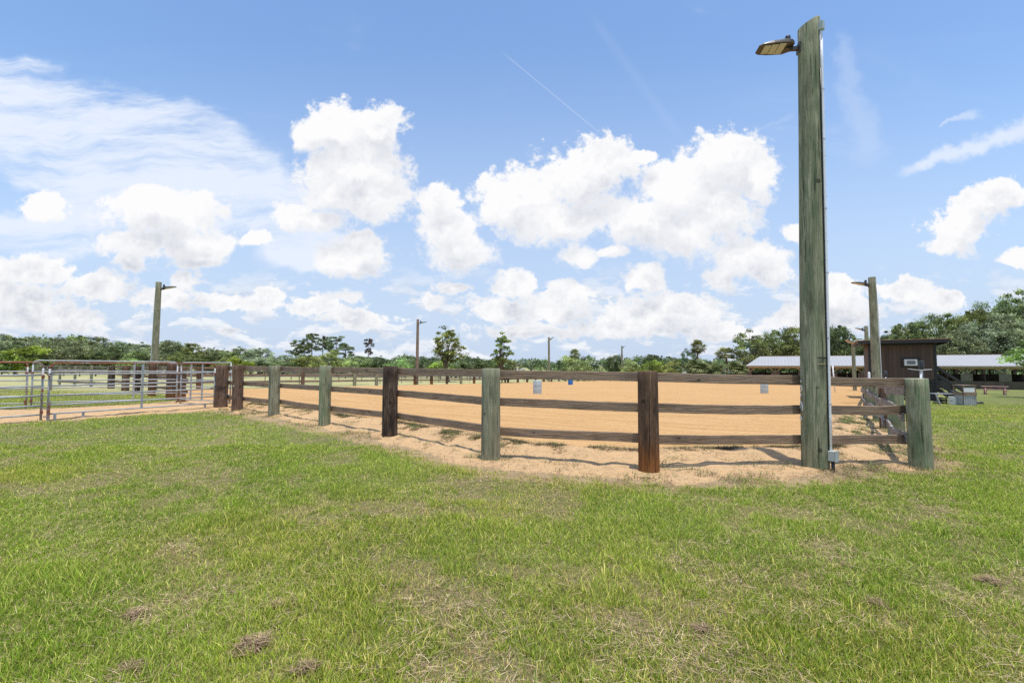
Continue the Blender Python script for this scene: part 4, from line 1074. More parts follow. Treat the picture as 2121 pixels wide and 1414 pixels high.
b = MB(); b.box((0, -.315, .62), (.66, .03, .16)).box((.315, 0, .62), (.03, .62, .16)).box((-.315, 0, .62), (.03, .62, .16)).box((0, 0, 1.06), (.70, .66, .03))
for x in (-.28, .28):
    for y in (-.27, .27): b.box((x, y, .52), (.07, .07, 1.04))
b.build('timber_frame', M['rail'], c)
b = MB(); b.box((-.03, -.30, .83), (.54, .02, .24)); b.build('panel', M['white'], c)
X_, Y_, z_ = place(1962, 837)
Y_ += .3; zt = zat(815, Y_) - z_
c = thing('folding_table', 'grey folding table standing half under the booth stairs', 'table', (X_, Y_, z_), R(-8))
b = MB(); b.box((0, 0, zt), (1.05, .6, .04)); b.build('tabletop', M['grille'], c)
for x in (-.42, .42):
    b = MB(); b.tube([(x, -.25, 0), (x, -.25, zt)], .015, 6).tube([(x, .25, 0), (x, .25, zt)], .015, 6).tube([(x, -.25, .15), (x, .25, .15)], .012, 6); b.build('leg', M['grille'], c)
X_, Y_, z_ = place(1945, 838)
b = MB(); b.bar((.07, 0, 0), (-.05, .12, .60), .07, .03, up=(0, 1, 0)); tag(b.build('leaning_board', M['grille'], None, loc=(X_, Y_, z_)), 'narrow pale board leaning against the slatted base of the booth', 'board')
X_, Y_, z_ = place(1954, 836)
c = MB(); c.box((0, 0, .03), (.42, .34, .05))
for z in (.12, .21, .30): c.box((0, -.16, z), (.42, .02, .05)).box((0, .16, z), (.42, .02, .05)).box((-.2, 0, z), (.02, .32, .05)).box((.2, 0, z), (.02, .32, .05))
for x in (-.2, .2):
    for y in (-.155, .155): c.box((x, y, .17), (.03, .03, .34))
tag(c.build('slatted_crate', M['plank_black'], None, loc=(X_, Y_ + .2, z_)), 'dark slatted crate beside the leaning pale board', 'crate')
X_, Y_, z_ = place(2026, 836)
b = MB(); b.lathe([(.0, .09), (.12, .095), (.13, .12), (.20, .12), (.23, .09), (.24, .05), (.22, .01), (.0, .0)], 16, cap=False)
tag(b.build('rubber_pan', M['black'], None, True, (X_, Y_, z_)), 'flat black rubber pan on the grass right of the bin', 'pan')
# picnic table
X_, Y_, z_ = place(2058, 817); Y_ += .3; X_ = xat(2059, Y_)
c = thing('picnic_table', 'faded reddish picnic table with attached benches on the grass by the stable', 'picnic table', (X_, Y_, z_), R(-40)); c.scale = (.86, .86, .95)
b = MB()
for k in range(5): b.box((0, -.30 + .15 * k, .74), (1.95, .14, .04))
b.build('tabletop', M['pink'], c)
for s_ in (-1, 1):
    b = MB()
    for k in range(2): b.box((0, s_ * (.66 + .145 * k), .44), (1.95, .135, .04))
    b.build('bench', M['pink'], c)
for x in (-.7, .7):
    b = MB(); b.bar((x, -.62, 0), (x, -.22, .72), .04, .13, up=(1, 0, 0)).bar((x + .001, .62, 0), (x + .001, .22, .72), .04, .13, up=(1, 0, 0)).bar((x + .045, -.78, .39), (x + .045, .78, .39), .04, .12).bar((x + .045, -.36, .69), (x + .045, .36, .69), .04, .08); b.build('leg_frame', M['pink'], c)
    b = MB(); b.bar((x * .9, 0, .39), (x * .3, 0, .70), .04, .08); b.build('brace', M['pink'], c)
# stakes and posts along the right fence
Yp = 12.0; Xp = xat(1905, Yp, 1.5)
c = thing('marker_stand', 'white stand with flat white arms and black cylinder head behind the right corner post', 'stand', (Xp, Yp, gz(Xp, Yp)), R(-30))
zt = zat(767, Yp) - gz(Xp, Yp)
b = MB(); b.tube([(-.03, 0, -.05), (.03, 0, zt)], .034, 10); b.build('stem', M['white'], c, True)
b = MB(); V = []
for (x, w, z) in [(-.24, .01, .035), (-.12, .05, .015), (0, .06, 0), (.12, .05, .012), (.24, .01, .022)]: V += [(x, -w, z + zt), (x, w, z + zt), (x, w, z + zt + .016), (x, -w, z + zt + .016)]
b.add(V, [[i * 4 + k, (i + 1) * 4 + k, (i + 1) * 4 + (k + 1) % 4, i * 4 + (k + 1) % 4][::-1] for i in range(4) for k in range(4)] + [[0, 1, 2, 3], [19, 18, 17, 16]])
b.build('arm', M['white'], c)
b = MB(); b.lathe([(.052, 0), (.055, .01), (.055, .235), (.045, .245), (0, .246)], 16, (.035, 0, zt + .012), cap=False); b.build('cylinder_head', M['black'], c, True)
Yp = 19.0; Xp = xat(1834, Yp, 1.5); zt = zat(782, Yp) - gz(Xp, Yp)
c = thing('marker_stake', 'slim white stake with a black cap in front of the booth wall', 'stake', (Xp, Yp, gz(Xp, Yp)), 0)
b = MB(); b.tube([(0, 0, -.05), (0, 0, zt + .05)], .03, 8); b.build('stem', M['white'], c, True)
b = MB(); b.lathe([(.045, 0), (.048, .01), (.048, .24), (0, .25)], 12, (0, 0, zt + .04), cap=False); b.build('cap', M['black'], c, True)
Yp = 27.0; Xp = xat(1801.5, Yp, 0); z_ = gz(Xp, Yp)
b = MB(); b.lathe([(.06, -.05), (.06, zat(772, Yp) - z_), (.03, zat(770, Yp) - z_), (0, zat(769.5, Yp) - z_)], 12, cap=False)
tag(b.build('white_post', M['white'], None, True, (Xp, Yp, z_)), 'slim white post at the right edge of the sand by the thick pale pole', 'post')
Yp = 25.0; Xp = xat(1809, Yp, 1); z_ = gz(Xp, Yp)
b = MB(); b.lathe([(.05, -.05), (.05, 1.0 + zat(782, Yp) - z_ - 1.0), (.085, zat(782, Yp) - z_), (.02, zat(776.5, Yp) - z_), (0, zat(776.3, Yp) - z_)], 12, cap=False)
tag(b.build('pointed_marker', M['pink'], None, True, (Xp, Yp, z_)), 'small pinkish pointed marker beside the thick pale pole', 'marker')

# ------------------------------------------------------------------ stable
EA = np.array((37.4, 72.0)); EB = np.array((64.0, 57.0)); dB = (EB - EA) / np.linalg.norm(EB - EA)
yaw = math.atan2(dB[1], dB[0]); LB = 47.0; WB = 9.0; bay = 3.6
zg = gz(*(EA + dB * 15)); zg -= .25
stable = thing('horse_stable', 'long open sided stable with a pale ribbed metal roof on timber posts', 'stable', (EA[0], EA[1], zg), yaw)
ze_ = 1.33 - zg; zr = 2.85 - zg
rf = MB()
hip = 1.5
V = [(-.4, -.5, ze_), (LB, -.5, ze_), (LB, WB / 2, zr), (hip, WB / 2, zr), (-.4, WB + .5, ze_), (LB, WB + .5, ze_)]
V = V + [(x, y, z + .05) for (x, y, z) in V]
rf.add(V, [[0, 1, 2, 3][::-1], [3, 2, 5, 4][::-1], [0, 3, 4][::-1], [6, 7, 8, 9], [9, 8, 11, 10], [6, 9, 10], [0, 1, 7, 6], [4, 10, 11, 5], [0, 6, 10, 4], [1, 5, 11, 8, 7, 2]])
rf.build('roof', M['roof'], stable)
b = MB(); b.bar((hip, WB / 2, zr + .065), (LB, WB / 2, zr + .065), .22, .03); b.build('ridge_cap', M['pine_red'], stable)
b = MB(); b.bar((-.3, -.44, ze_ - .10), (LB, -.44, ze_ - .10), .05, .18); b.bar((-.32, -.4, ze_ - .10), (-.32, WB + .4, ze_ - .10), .05, .18); b.bar((0, 0, ze_ - .28), (LB, 0, ze_ - .28), .10, .18); b.build('eave_beam', M['pine'], stable)
nbay = int(LB / bay)
for k in range(nbay + 1):
    x = k * bay
    b = MB()
    b.box((x, 0, ze_ / 2 - .1), (.15, .15, ze_ - .2)); b.build('timber_post', M['pine' if k == 0 else 'plank_olive'], stable)
    b = MB()
    for s_ in (-1, 1):
        if 0 <= x + s_ * .8 <= LB: b.bar((x, -.0, ze_ - 1.0), (x + s_ * .75, -.0, ze_ - .34), .06, .10)
    b.build('brace', M['pine'], stable)
    b = MB()
    b.box((x, -.09, ze_ - 1.45), (1.15 if k else .8, .03, .95)); b.build('stall_panel', M['plank_barn'] if k < 6 else M['plank_olive'], stable)
    b = MB(); b.bar((x, WB * .5, 0), (x, WB * .5, zr - .1), .14, .14, up=(1, 0, 0)); b.bar((x, WB, 0), (x, WB, ze_ - .1), .14, .14, up=(1, 0, 0))
    for s_ in (-1, 1): b.bar((x, WB / 2, zr - .95), (x + s_ * .6, WB / 2, zr - .25), .05, .09)
    b.bar((x, 0, ze_ - .25), (x, WB, ze_ - .25), .06, .2)
    b.build('truss', M['plank_barn'], stable)
b = MB(); b.box((LB / 2, -.05, .62), (LB, .05, 1.24)); b.build('front_wall', M['barn_boards'], stable)
b = MB(); b.box((LB / 2, WB, 1.0), (LB, .05, 2.0)); b.box((0, WB / 2, 1.05), (.05, WB - .4, 2.1)); b.box((LB / 2, WB * .45, 1.05), (LB - 1, .05, 2.1)); b.build('inner_wall', M['barn_boards'], stable)
for k in range(nbay):
    b = MB(); b.box(((k + .5) * bay, WB * .22, 1.05), (.05, WB * .42, 2.0)); b.build('stall_partition', M['plank_barn'], stable)

# ------------------------------------------------------------------ parked vehicles far behind the arena
def vehicle(kind, label, px, Y_, m, yaw, L=4.8, H=1.75, cat='car'):
    X_ = xat(px, Y_); z_ = gz(X_, Y_)
    t_ = thing({'van': 'parked_van', 'truck': 'parked_truck', 'trailer': 'horse_trailer', 'car': 'parked_car'}[kind], label, cat, (X_, Y_, z_), yaw, 'vehicles parked beyond the arena')
    W2 = .92; b = MB()
    prof = {'car': [(-L/2, .45), (-L/2, .85), (-L/2+.7, .95), (-L/2+1.3, H), (L/2-1.3, H), (L/2-.3, 1.0), (L/2, .9), (L/2, .45)],
            'van': [(-L/2, .4), (-L/2, 1.0), (-L/2+.8, 1.15), (-L/2+1.4, H), (L/2, H), (L/2, .4)],
            'truck': [(-L/2, .5), (-L/2, 1.05), (-L/2+1.2, 1.15), (-L/2+1.8, H), (-L/2+3.2, H), (-L/2+3.4, 1.15), (L/2, 1.15), (L/2, .5)],
            'trailer': [(-L/2-.8, .5), (-L/2, .45), (-L/2, H-.2), (-L/2+.2, H), (L/2, H), (L/2, .45)]}[kind]
    n = len(prof); V = [(x, s_ * W2 * (.93 if z > 1.3 else 1), z) for s_ in (-1, 1) for (x, z) in prof]
    b.add(V, [list(range(n)), list(range(n, 2 * n))[::-1]] + [[k, k + n, (k + 1) % n + n, (k + 1) % n] for k in range(n)])
    b.build('body', m, t_)
    g = MB()
    for s_ in (-1, 1):
        if kind == 'trailer': g.box((L * .1, s_ * .885, H - .55), (L * .5, .03, .3))
        else: g.box((-L/2 + 2.2, s_ * .885, H - .38), (1.3, .03, .42))
    g.build('window', M['glass'], t_)
    for x in ((-L * .32, L * .32) if kind != 'trailer' else (L * .05, L * .22)):
        for s_ in (-1, 1):
            w = MB(); w.tube([(x, s_ * (W2 - .12), .34), (x, s_ * (W2 + .03), .34)], .34, 16); wo = w.build('wheel', M['tyre'], t_, True)
vehicle('trailer', 'long white horse trailer beyond the fence, below the leafy tree', 942, 96, M['white'], R(4), 5.0, 2.0, 'trailer')
vehicle('van', 'white van beyond the fence just left of the near grey post', 988, 86, M['white'], R(80), 4.8, 1.55, 'van')
vehicle('truck', 'orange work truck beyond the fence just right of the near grey post', 1042, 80, M['orange'], R(75), 5.2, 1.55, 'truck')
vehicle('van', 'white van whose roof shows above the top rail by the slim sapling', 1067, 128, M['white'], R(8), 5.2, 2.4, 'van')
vehicle('car', 'low white car parked beyond the far fence by the blue barrel', 1151, 86, M['white'], R(3), 4.6, 1.6, 'car')
vehicle('truck', 'white pickup whose roof shows above the rail below the tall palm', 1414, 120, M['white'], R(5), 5.4, 2.9, 'truck')
vehicle('trailer', 'white trailer whose roof shows above the rail beneath the right palm', 1519, 112, M['white'], R(-4), 5.4, 2.8, 'trailer')

# ------------------------------------------------------------------ trees
def leafcloud(centers, radii, per, size, rs, tint=.5, flat=.7, shell=.55):
    """leaves spread through clumps; returns verts, quads, colours"""
    n = len(centers) * per
    c = np.repeat(np.array(centers, float), per, 0); r = np.repeat(np.array(radii, float), per)
    d = rs.normal(0, 1, (n, 3)); d /= np.linalg.norm(d, axis=1)[:, None]
    rad = r * (shell + (1 - shell) * rs.random(n)) * (1 + .25 * rs.normal(0, 1, n)); p = c + d * rad[:, None] * np.array((1, 1, flat))
    nr = d * .6 + rs.normal(0, .7, (n, 3)) + np.array((0, 0, .5)); nr /= np.linalg.norm(nr, axis=1)[:, None]
    a = np.cross(nr, rs.normal(0, 1, (n, 3))); a /= np.linalg.norm(a, axis=1)[:, None]; b = np.cross(nr, a)
    s = size * rs.uniform(.55, 1.35, n)[:, None]
    V = np.stack([p - a * s, p + b * s * .55, p + a * s, p - b * s * .55], 1)
    tone = np.repeat(rs.uniform(1 - tint, 1 + tint, len(centers)), per) * rs.uniform(.75, 1.25, n)
    C = np.repeat(np.stack([tone, tone, tone * rs.uniform(.85, 1.15, n)], 1)[:, None], 4, 1)
    i = np.arange(n) * 4; Q = np.stack([i, i + 1, i + 2, i + 3], 1)
    return V.reshape(-1, 3), Q, C.reshape(-1, 3)
def tree_meshes(kind, seed, H, Wd, lo, nclump, per, size, cr, gap=0.0, trunk_r=.25, limbs=7, flat=.52, lobes=7, cone=0.0):
    rs = np.random.default_rng(seed); centers = []; radii = []
    hw, hh = Wd / 2, (H - lo) / 2; cz = lo + hh
    ph = rs.uniform(0, 6.28, 6)
    lob = [(rs.uniform(0, 6.28), rs.uniform(-.2, .9), rs.uniform(.75, 1.1)) for _ in range(lobes)]
    while len(centers) < nclump:
        d = rs.normal(0, 1, 3); d /= np.linalg.norm(d)
        k = .62 + .16 * math.sin(3 * math.atan2(d[1], d[0]) + ph[0]) + .10 * math.sin(5 * math.atan2(d[1], d[0]) + ph[1] + 3 * d[2])
        for (la_, lz, ls_) in lob:
            v = np.array((math.cos(la_) * math.sqrt(max(0, 1 - lz * lz)), math.sin(la_) * math.sqrt(max(0, 1 - lz * lz)), lz))
            k = max(k, ls_ * (.55 + .45 * max(0, d @ v) ** 5))
        r = k * rs.uniform(.45, 1.0) ** .5
        p = np.array((d[0] * hw * r, d[1] * hw * r, cz + d[2] * hh * r)); p[:2] *= 1 + cone * (.35 - (p[2] - lo) / (H - lo) * 1.25)
        if kind == 'oak' and p[2] < lo + .12 * H and rs.random() < .6: continue
        if rs.random() < gap: continue
        centers.append(p); radii.append(cr * rs.choice([rs.uniform(.35, .7), rs.uniform(.8, 1.45)]))
    V, Q, C = leafcloud(centers, radii, per, size, rs, flat=flat)
    crown = nmesh('crown', V, [Q], C)
    tr = MB(); lean = rs.normal(0, .02 * H, 2); fork = np.array((lean[0], lean[1], max(lo * 1.0, H * .22)))
    tr.tube([(0, 0, -.3), (lean[0] * .3, lean[1] * .3, fork[2] * .5), tuple(fork)], [trunk_r * 1.25, trunk_r, trunk_r * .85], 10)
    idx = rs.permutation(len(centers))[:limbs * 3]
    for j, i_ in enumerate(idx):
        e = centers[i_]; m_ = fork * .55 + e * .45 + np.array((0, 0, .05 * H))
        tr.tube([tuple(fork - (0, 0, .1)), tuple(m_), tuple(e)], [trunk_r * .5, trunk_r * .28, trunk_r * .08], 6, caps=False)
    return crown, tr.mesh('trunk', True)
def pine_meshes(seed, H, Wd, bare=.5):
    rs = np.random.default_rng(seed); centers = []; radii = []
    tr = MB(); tr.tube([(0, 0, -.3), (.1, 0, H * .5), (0, .1, H * .97)], [.24, .17, .05], 8)
    for k in range(26):
        f = bare + (1 - bare) * rs.random() ** .8; a = rs.uniform(0, 6.28)
        L = Wd / 2 * rs.uniform(.5, 1.05) * (1 - ((f - .72) / .5) ** 2); z = H * f
        e = (math.cos(a) * L, math.sin(a) * L, z + .25)
        tr.tube([(0, 0, z - .35), e], [.06, .02], 5, caps=False); centers.append(np.array(e)); radii.append(rs.uniform(.45, .8)); centers.append(np.array(e) * np.array((.6, .6, 1)) + (0, 0, .15)); radii.append(.5)
    V, Q, C = leafcloud(centers, radii, 120, .16, rs, flat=.62)
    return nmesh('crown', V, [Q], C), tr.mesh('trunk', True)
def palm_meshes(seed, H, R_, nfr=34, trunk=True):
    rs = np.random.default_rng(seed); V = []; T = []; C = []
    for k in range(nfr):
        a = rs.uniform(0, 6.28); el = rs.uniform(-.75, 1.3); L = R_ * rs.uniform(.45, .6)
        d = np.array((math.cos(a) * math.cos(el), math.sin(a) * math.cos(el), math.sin(el))); c = np.array((0, 0, H)) + d * L
        side = np.cross(d, (0, 0, 1.0)); side /= np.linalg.norm(side) + 1e-6; upv = np.cross(side, d)
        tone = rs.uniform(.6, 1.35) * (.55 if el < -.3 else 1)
        for j in range(15):                       # fan of narrow leaflets
            b = (j / 14 - .5) * 3.9; q = d * math.cos(b) + side * math.sin(b)
            ln = R_ * .52 * rs.uniform(.85, 1.1) * (1 - .25 * abs(b) / 2); tip = c + q * ln - np.array((0, 0, 1)) * ln * .28
            w = np.cross(q, upv) * .06 + side * .01; m_ = c + q * ln * .6
            base = len(V); V += [c, m_ + w, tip, m_ - w]; T.append([base, base + 1, base + 2, base + 3]); C += [(tone, tone, tone)] * 4
        base = len(V); w = side * .02; V += [np.array((0, 0, H)) - w, np.array((0, 0, H)) + w, c + w, c - w]; T.append([base, base + 1, base + 2, base + 3]); C += [(tone, tone, tone)] * 4
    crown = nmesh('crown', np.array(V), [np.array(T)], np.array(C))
    tr = MB(); tr.tube([(0, 0, -.3), (.03 * H, 0, H * .4), (.02 * H, 0, H * .8), (0, 0, H)], [.22, .17, .17, .2], 10)
    return crown, tr.mesh('trunk', True)
PROTO = {}
PROTO['oak'] = [tree_meshes('oak', 11 + k, 10, 11 + k % 2, 1.2, 130, 105, .17, 1.0, trunk_r=.32) + (10,) for k in range(4)]
PROTO['bigoak'] = [tree_meshes('oak', 31 + k, 15, 15, 1.5, 210, 140, .17, 1.15, trunk_r=.45, limbs=9) + (15,) for k in range(3)]
PROTO['loose'] = [tree_meshes('oak', 41 + k, 10, 9, 1.0, 90, 90, .15, .75, gap=.1, trunk_r=.25, limbs=10) + (10,) for k in range(2)]
PROTO['bush'] = [tree_meshes('bush', 51 + k, 4, 5, .0, 60, 80, .11, .62, trunk_r=.10) + (4,) for k in range(3)]
PROTO['pine'] = [pine_meshes(61 + k, 13, 6.0) + (13,) for k in range(3)]
PROTO['palm'] = [palm_meshes(71, 7.2, 2.1, 64) + (8.9,), palm_meshes(73, 1.6, 2.2, 80) + (3.6,)]
PROTO['young'] = [tree_meshes('young', 81, 8, 5.6, 1.7, 95, 42, .13, .55, trunk_r=.14, limbs=12, cone=.55, gap=.1) + (8,), tree_meshes('young', 82, 7, 4.6, 1.5, 50, 34, .16, .42, trunk_r=.09, limbs=12, flat=.4, lobes=4, cone=.95) + (7,)]
TWORDS = {}
def tree(kind, vi, px, Y_, top, mat_, label, group=None, wide=None, name='tree', leanx=0.0):
    cr_, tr_, H = PROTO[kind][vi % len(PROTO[kind])]
    X_ = xat(px, Y_, 3); z_ = gz(X_, Y_); s = (zat(top, Y_) - z_) / H
    t_ = thing(name, label, 'tree', (X_, Y_, z_ - .05), random.uniform(0, 6.28), group)
    w = s if wide is None else wide
    t_.scale = (w, w, s); t_.rotation_euler = (0, leanx, t_.rotation_euler[2])
    key = cr_.name + mat_
    if key not in TWORDS:
        me = cr_.copy(); me.materials.append(M[mat_]); TWORDS[key] = me
        if len(tr_.materials) == 0: tr_.materials.append(M['bark'])
    link('crown', TWORDS[key], None, t_); link('trunk', tr_, None, t_)
    return t_
ORD = ['first', 'second', 'third', 'fourth', 'fifth', 'sixth', 'seventh', 'eighth', 'ninth', 'tenth', 'eleventh', 'twelfth', 'thirteenth', 'fourteenth', 'fifteenth', 'sixteenth', 'seventeenth', 'eighteenth', 'nineteenth', 'twentieth']
rnd = random.Random(3)
prof_x = [-80, 0, 62, 130, 200, 280, 340, 400, 450, 520, 580, 660]; prof_y = [682, 682, 680, 681, 688, 699, 702, 702, 711, 716, 724, 733]
xsT = [-40, 12, 62, 112, 160, 208, 256, 302, 348, 394, 440, 488, 536, 586, 634]
for i, px in enumerate(xsT):
    mt = ['leaf_moss', 'leaf_oak', 'leaf_moss', 'leaf_moss', 'leaf_oak'][i % 5]
    tree('loose' if i % 4 == 1 else 'oak', i, px, 104 + rnd.uniform(-5, 6), np.interp(px, prof_x, prof_y) + rnd.uniform(-7, 6), mt,
         f"{'mossy pale green' if mt == 'leaf_moss' else 'mid green'} oak, {ORD[i]} from the left in the tall back row behind the gates", 'oaks in the left wood', name='oak_tree', wide=rnd.uniform(.72, .95))
for i, px in enumerate([-30, 35, 95, 150, 190, 235, 285, 330, 375, 425, 470, 520, 565, 610]):
    mt = ['leaf_oak', 'leaf_dark', 'leaf_oak', 'leaf_moss'][i % 4]
    tree('oak', i + 2, px, 90 + rnd.uniform(-4, 4), np.interp(px, prof_x, prof_y) + 18 + rnd.uniform(-4, 8), mt,
         f"{'dark leaved' if mt == 'leaf_dark' else 'leafy low'} oak, {ORD[i]} from the left in the front row of the left wood", 'low oaks at the front of the left wood', name='oak_tree', wide=rnd.uniform(.55, .75))
tree('bush', 0, 32, 62, 712, 'leaf_bright', 'bright yellow green bushy tree at the left edge behind the gates', wide=1.5, name='bushy_tree')
tree('bush', 1, -20, 60, 716, 'leaf_bright', 'bright yellow green bush cut by the left picture edge', wide=1.3, name='bushy_tree')
tree('bush', 2, 268, 70, 737, 'leaf_bright', 'small vivid green bush left of the left floodlight pole', wide=.9, name='leafy_bush')
tree('bush', 1, 494, 66, 734, 'leaf_bright', 'vivid green dome shaped bush above the two brown corner posts', wide=1.0, name='leafy_bush')
for i, (px, tp, Y_) in enumerate([(612, 706, 150), (645, 692, 146), (668, 697, 152), (697, 699, 140), (716, 712, 144), (630, 708, 150)]):
    tree('pine', i, px, Y_, tp, 'leaf_pine', f"tall bare stemmed pine, {ORD[[0, 2, 3, 4, 5, 1][i]]} from the left in the group of pines", 'tall pines above the hedge', name='pine_tree', wide=.95)
tree('pine', 1, 763, 150, 703, 'leaf_dead', 'lone thin greyish pine right of the group of pines', name='pine_tree', wide=.6)
for i, px in enumerate([640, 690, 742, 790, 838, 885, 935, 985]):
    mt = ['leaf_oak', 'leaf_dark', 'leaf_oak', 'leaf_dark'][i % 4]
    tree('oak', i, px, 92 + rnd.uniform(-4, 4), 733 + rnd.uniform(-4, 6), mt, f"{'dark' if mt == 'leaf_dark' else 'mid green'} hedgerow tree, {ORD[i]} from the left in the row beyond the far fence", 'hedgerow trees beyond the far fence', wide=.62, name='hedgerow_tree')
tree('bush', 0, 680, 72, 722, 'leaf_pale', 'pale yellow green bushy tree beneath the pines', wide=1.15, name='bushy_tree')
tree('bush', 2, 716, 74, 738, 'leaf_pale', 'low pale bush right of the pale bushy tree beneath the pines', wide=.9, name='leafy_bush')
tree('bush', 1, 826, 74, 738, 'leaf_bright', 'light green bush left of the slender brown pole', wide=1.1, name='leafy_bush')
tree('bush', 2, 912, 74, 741, 'leaf_bright', 'light green bush at the foot of the leafy tree', wide=1.0, name='leafy_bush')
tree('young', 0, 930, 60, 668, 'leaf_oak', 'leafy green shade tree with a leaning trunk right of the slender brown pole', name='shade_tree', leanx=.05, wide=1.12)
tree('young', 1, 1040, 58, 674, 'leaf_fresh', 'slim open sapling with layered leaves in the middle of the picture', name='sapling', wide=.85)
tree('bush', 0, 1046, 60, 734, 'leaf_oak', 'low spreading green bush around the slim sapling', wide=1.1, name='leafy_bush')
for i, (k, px, Y_, tp, mt, lab, wd, vi) in enumerate([
    ('palm', 1190, 96, 722, 'leaf_palm', 'cabbage palm top poking out behind the pale bushy tree', None, 0),
    ('bush', 1186, 84, 733, 'leaf_pale', 'pale green bushy tree left of the blue barrel', 1.15, 0),
    ('bush', 1212, 84, 743, 'leaf_pale', 'smaller pale green bush right of the pale bushy tree', .9, 1),
    ('oak', 1274, 112, 730, 'leaf_dark', 'dark rounded tree behind the farthest floodlight pole', .5, 1),
    ('bush', 1305, 90, 738, 'leaf_pale', 'pale young tree just right of the farthest floodlight pole', .95, 2),
    ('oak', 1350, 118, 725, 'leaf_dark', 'dark broad tree above the brown near post', .62, 2),
    ('bush', 1346, 88, 743, 'leaf_bright', 'fresh green bush in front of the dark broad tree', 1.15, 0),
    ('bush', 1383, 88, 749, 'leaf_pale', 'yellowish bush right of the brown near post', 1.0, 1),
    ('loose', 1424, 112, 718, 'leaf_dark', 'dark loose crowned tree just left of the tall palm', .62, 0),
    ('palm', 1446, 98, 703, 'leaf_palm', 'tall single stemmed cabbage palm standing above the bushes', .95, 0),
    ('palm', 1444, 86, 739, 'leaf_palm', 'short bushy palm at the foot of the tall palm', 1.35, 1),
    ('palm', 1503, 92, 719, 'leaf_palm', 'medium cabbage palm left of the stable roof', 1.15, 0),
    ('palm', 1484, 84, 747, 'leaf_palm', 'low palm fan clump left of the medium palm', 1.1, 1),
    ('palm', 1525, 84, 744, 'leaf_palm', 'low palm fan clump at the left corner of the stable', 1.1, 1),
    ('oak', 1470, 118, 741, 'leaf_dark', 'low dark tree between the two taller palms', .5, 0),
    ('bush', 1395, 110, 738, 'leaf_oak', 'mid green bush left of the dark loose crowned tree', 1.2, 2)]):
    tree(k, vi, px, Y_, tp, mt, lab, wide=wd, name={'palm': 'palm_tree', 'bush': 'bushy_tree'}.get(k, 'broadleaf_tree'))
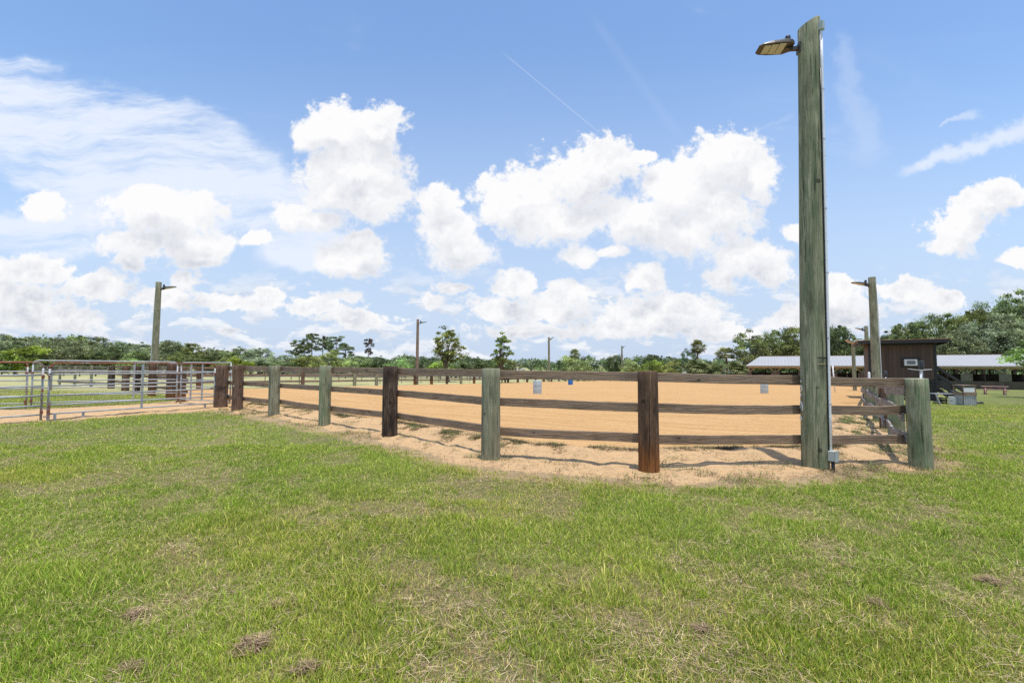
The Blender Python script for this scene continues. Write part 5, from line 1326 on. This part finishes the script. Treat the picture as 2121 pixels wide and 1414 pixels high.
# wood behind the stable
for i, (k, px, Y_, tp, mt, wd, lab) in enumerate([
    ('loose', 1558, 88, 676, 'leaf_oak', .95, 'open crowned oak above the left end of the stable roof'),
    ('oak', 1612, 92, 672, 'leaf_oak', .75, 'oak with sky gaps left of the tall near pole'),
    ('oak', 1572, 100, 705, 'leaf_dark', .8, 'low dark oak directly behind the stable roof end'),
    ('loose', 1655, 90, 664, 'leaf_oak', 1.0, 'open oak half hidden behind the tall near pole'),
    ('oak', 1738, 92, 657, 'leaf_dark', .72, 'dark rounded oak just right of the tall near pole'),
    ('oak', 1700, 100, 690, 'leaf_dark', .9, 'dark oak filling the gap behind the tall near pole'),
    ('oak', 1785, 98, 694, 'leaf_dark', .8, 'low dark oak behind the booth roof corner'),
    ('oak', 1835, 92, 676, 'leaf_dark', .85, 'dark oak above the left half of the booth roof'),
    ('bigoak', 1880, 86, 655, 'leaf_oak', .62, 'mid green oak above the middle of the booth roof'),
    ('bigoak', 1945, 84, 640, 'leaf_oak', .7, 'tall oak behind the right end of the booth roof'),
    ('bigoak', 2010, 82, 622, 'leaf_oak', .75, 'tall oak above the stable roof right of the booth'),
    ('bigoak', 2075, 82, 602, 'leaf_oak', .8, 'high oak near the upper right of the wood'),
    ('bigoak', 2140, 80, 588, 'leaf_oak', .85, 'highest oak at the right picture edge'),
    ('bigoak', 1975, 74, 668, 'leaf_moss', .6, 'grey green mossy oak in front, just right of the booth roof'),
    ('bigoak', 2035, 73, 652, 'leaf_moss', .62, 'grey green mossy oak in front, above the picnic table'),
    ('bigoak', 2100, 72, 640, 'leaf_moss', .66, 'large grey green mossy oak in front at the right edge'),
    ('oak', 1915, 80, 690, 'leaf_oak', .8, 'lower oak directly behind the booth roof'),
    ('oak', 1865, 84, 700, 'leaf_dark', .8, 'low dark oak between booth roof and pale pole')]):
    tree(k, i, px, Y_, tp, mt, lab, 'oaks behind the stable', wide=wd, name='oak_tree')
tree('young', 0, 2168, 34, 668, 'leaf_bright', 'near tree whose leafy branch hangs in at the right picture edge', wide=1.05, name='shade_tree')
# far-off wood along the horizon
rs = np.random.default_rng(99); cs = []; rd = []
for k in range(520):
    px = rs.uniform(560, 1640); Y_ = rs.uniform(165, 230); X_ = xat(px, Y_); z_ = gz(X_, Y_)
    tp = 741 + 4 * math.sin(px * .013) + 3 * math.sin(px * .05); hmax = zat(tp, Y_) - z_
    f = rs.random() ** .6; cs.append((X_, Y_, z_ + .3 + (hmax - 1.2) * f)); rd.append(1.9)
V, Q, C = leafcloud(cs, rd, 70, .5, rs, shell=.5)
tag(link('distant_wood', nmesh('distant_wood', V, [Q], C), M['leaf_dark']), 'low dark far-off wood along the horizon beyond the arena', 'wood', kind='stuff')
cs = []; rd = []
for k in range(420):
    px = rs.uniform(-300, 700); Y_ = rs.uniform(112, 125); X_ = xat(px, Y_); z_ = gz(X_, Y_)
    hmax = zat(np.interp(px, prof_x, prof_y) + 22, Y_) - z_; cs.append((X_, Y_, z_ + .2 + hmax * rs.random())); rd.append(1.8)
V, Q, C = leafcloud(cs, rd, 90, .34, rs, shell=.4)
tag(link('wood_understorey', nmesh('wood_understorey', V, [Q], C), M['leaf_oak']), 'dense green undergrowth closing the gaps between the oaks of the left wood', 'undergrowth', kind='stuff')
cs = []; rd = []
for k in range(420):
    px = rs.uniform(1540, 2300); Y_ = rs.uniform(94, 104); X_ = xat(px, Y_); z_ = gz(X_, Y_)
    hmax = zat(np.interp(px, [1540, 1780, 1850, 2300], [712, 705, 705, 640]), Y_) - z_; cs.append((X_, Y_, z_ + .2 + hmax * rs.random())); rd.append(1.8)
V, Q, C = leafcloud(cs, rd, 90, .34, rs, shell=.4)
tag(link('wood_understorey', nmesh('wood_understorey', V, [Q], C), M['leaf_dark']), 'dense dark undergrowth behind the stable and its oaks', 'undergrowth', kind='stuff')
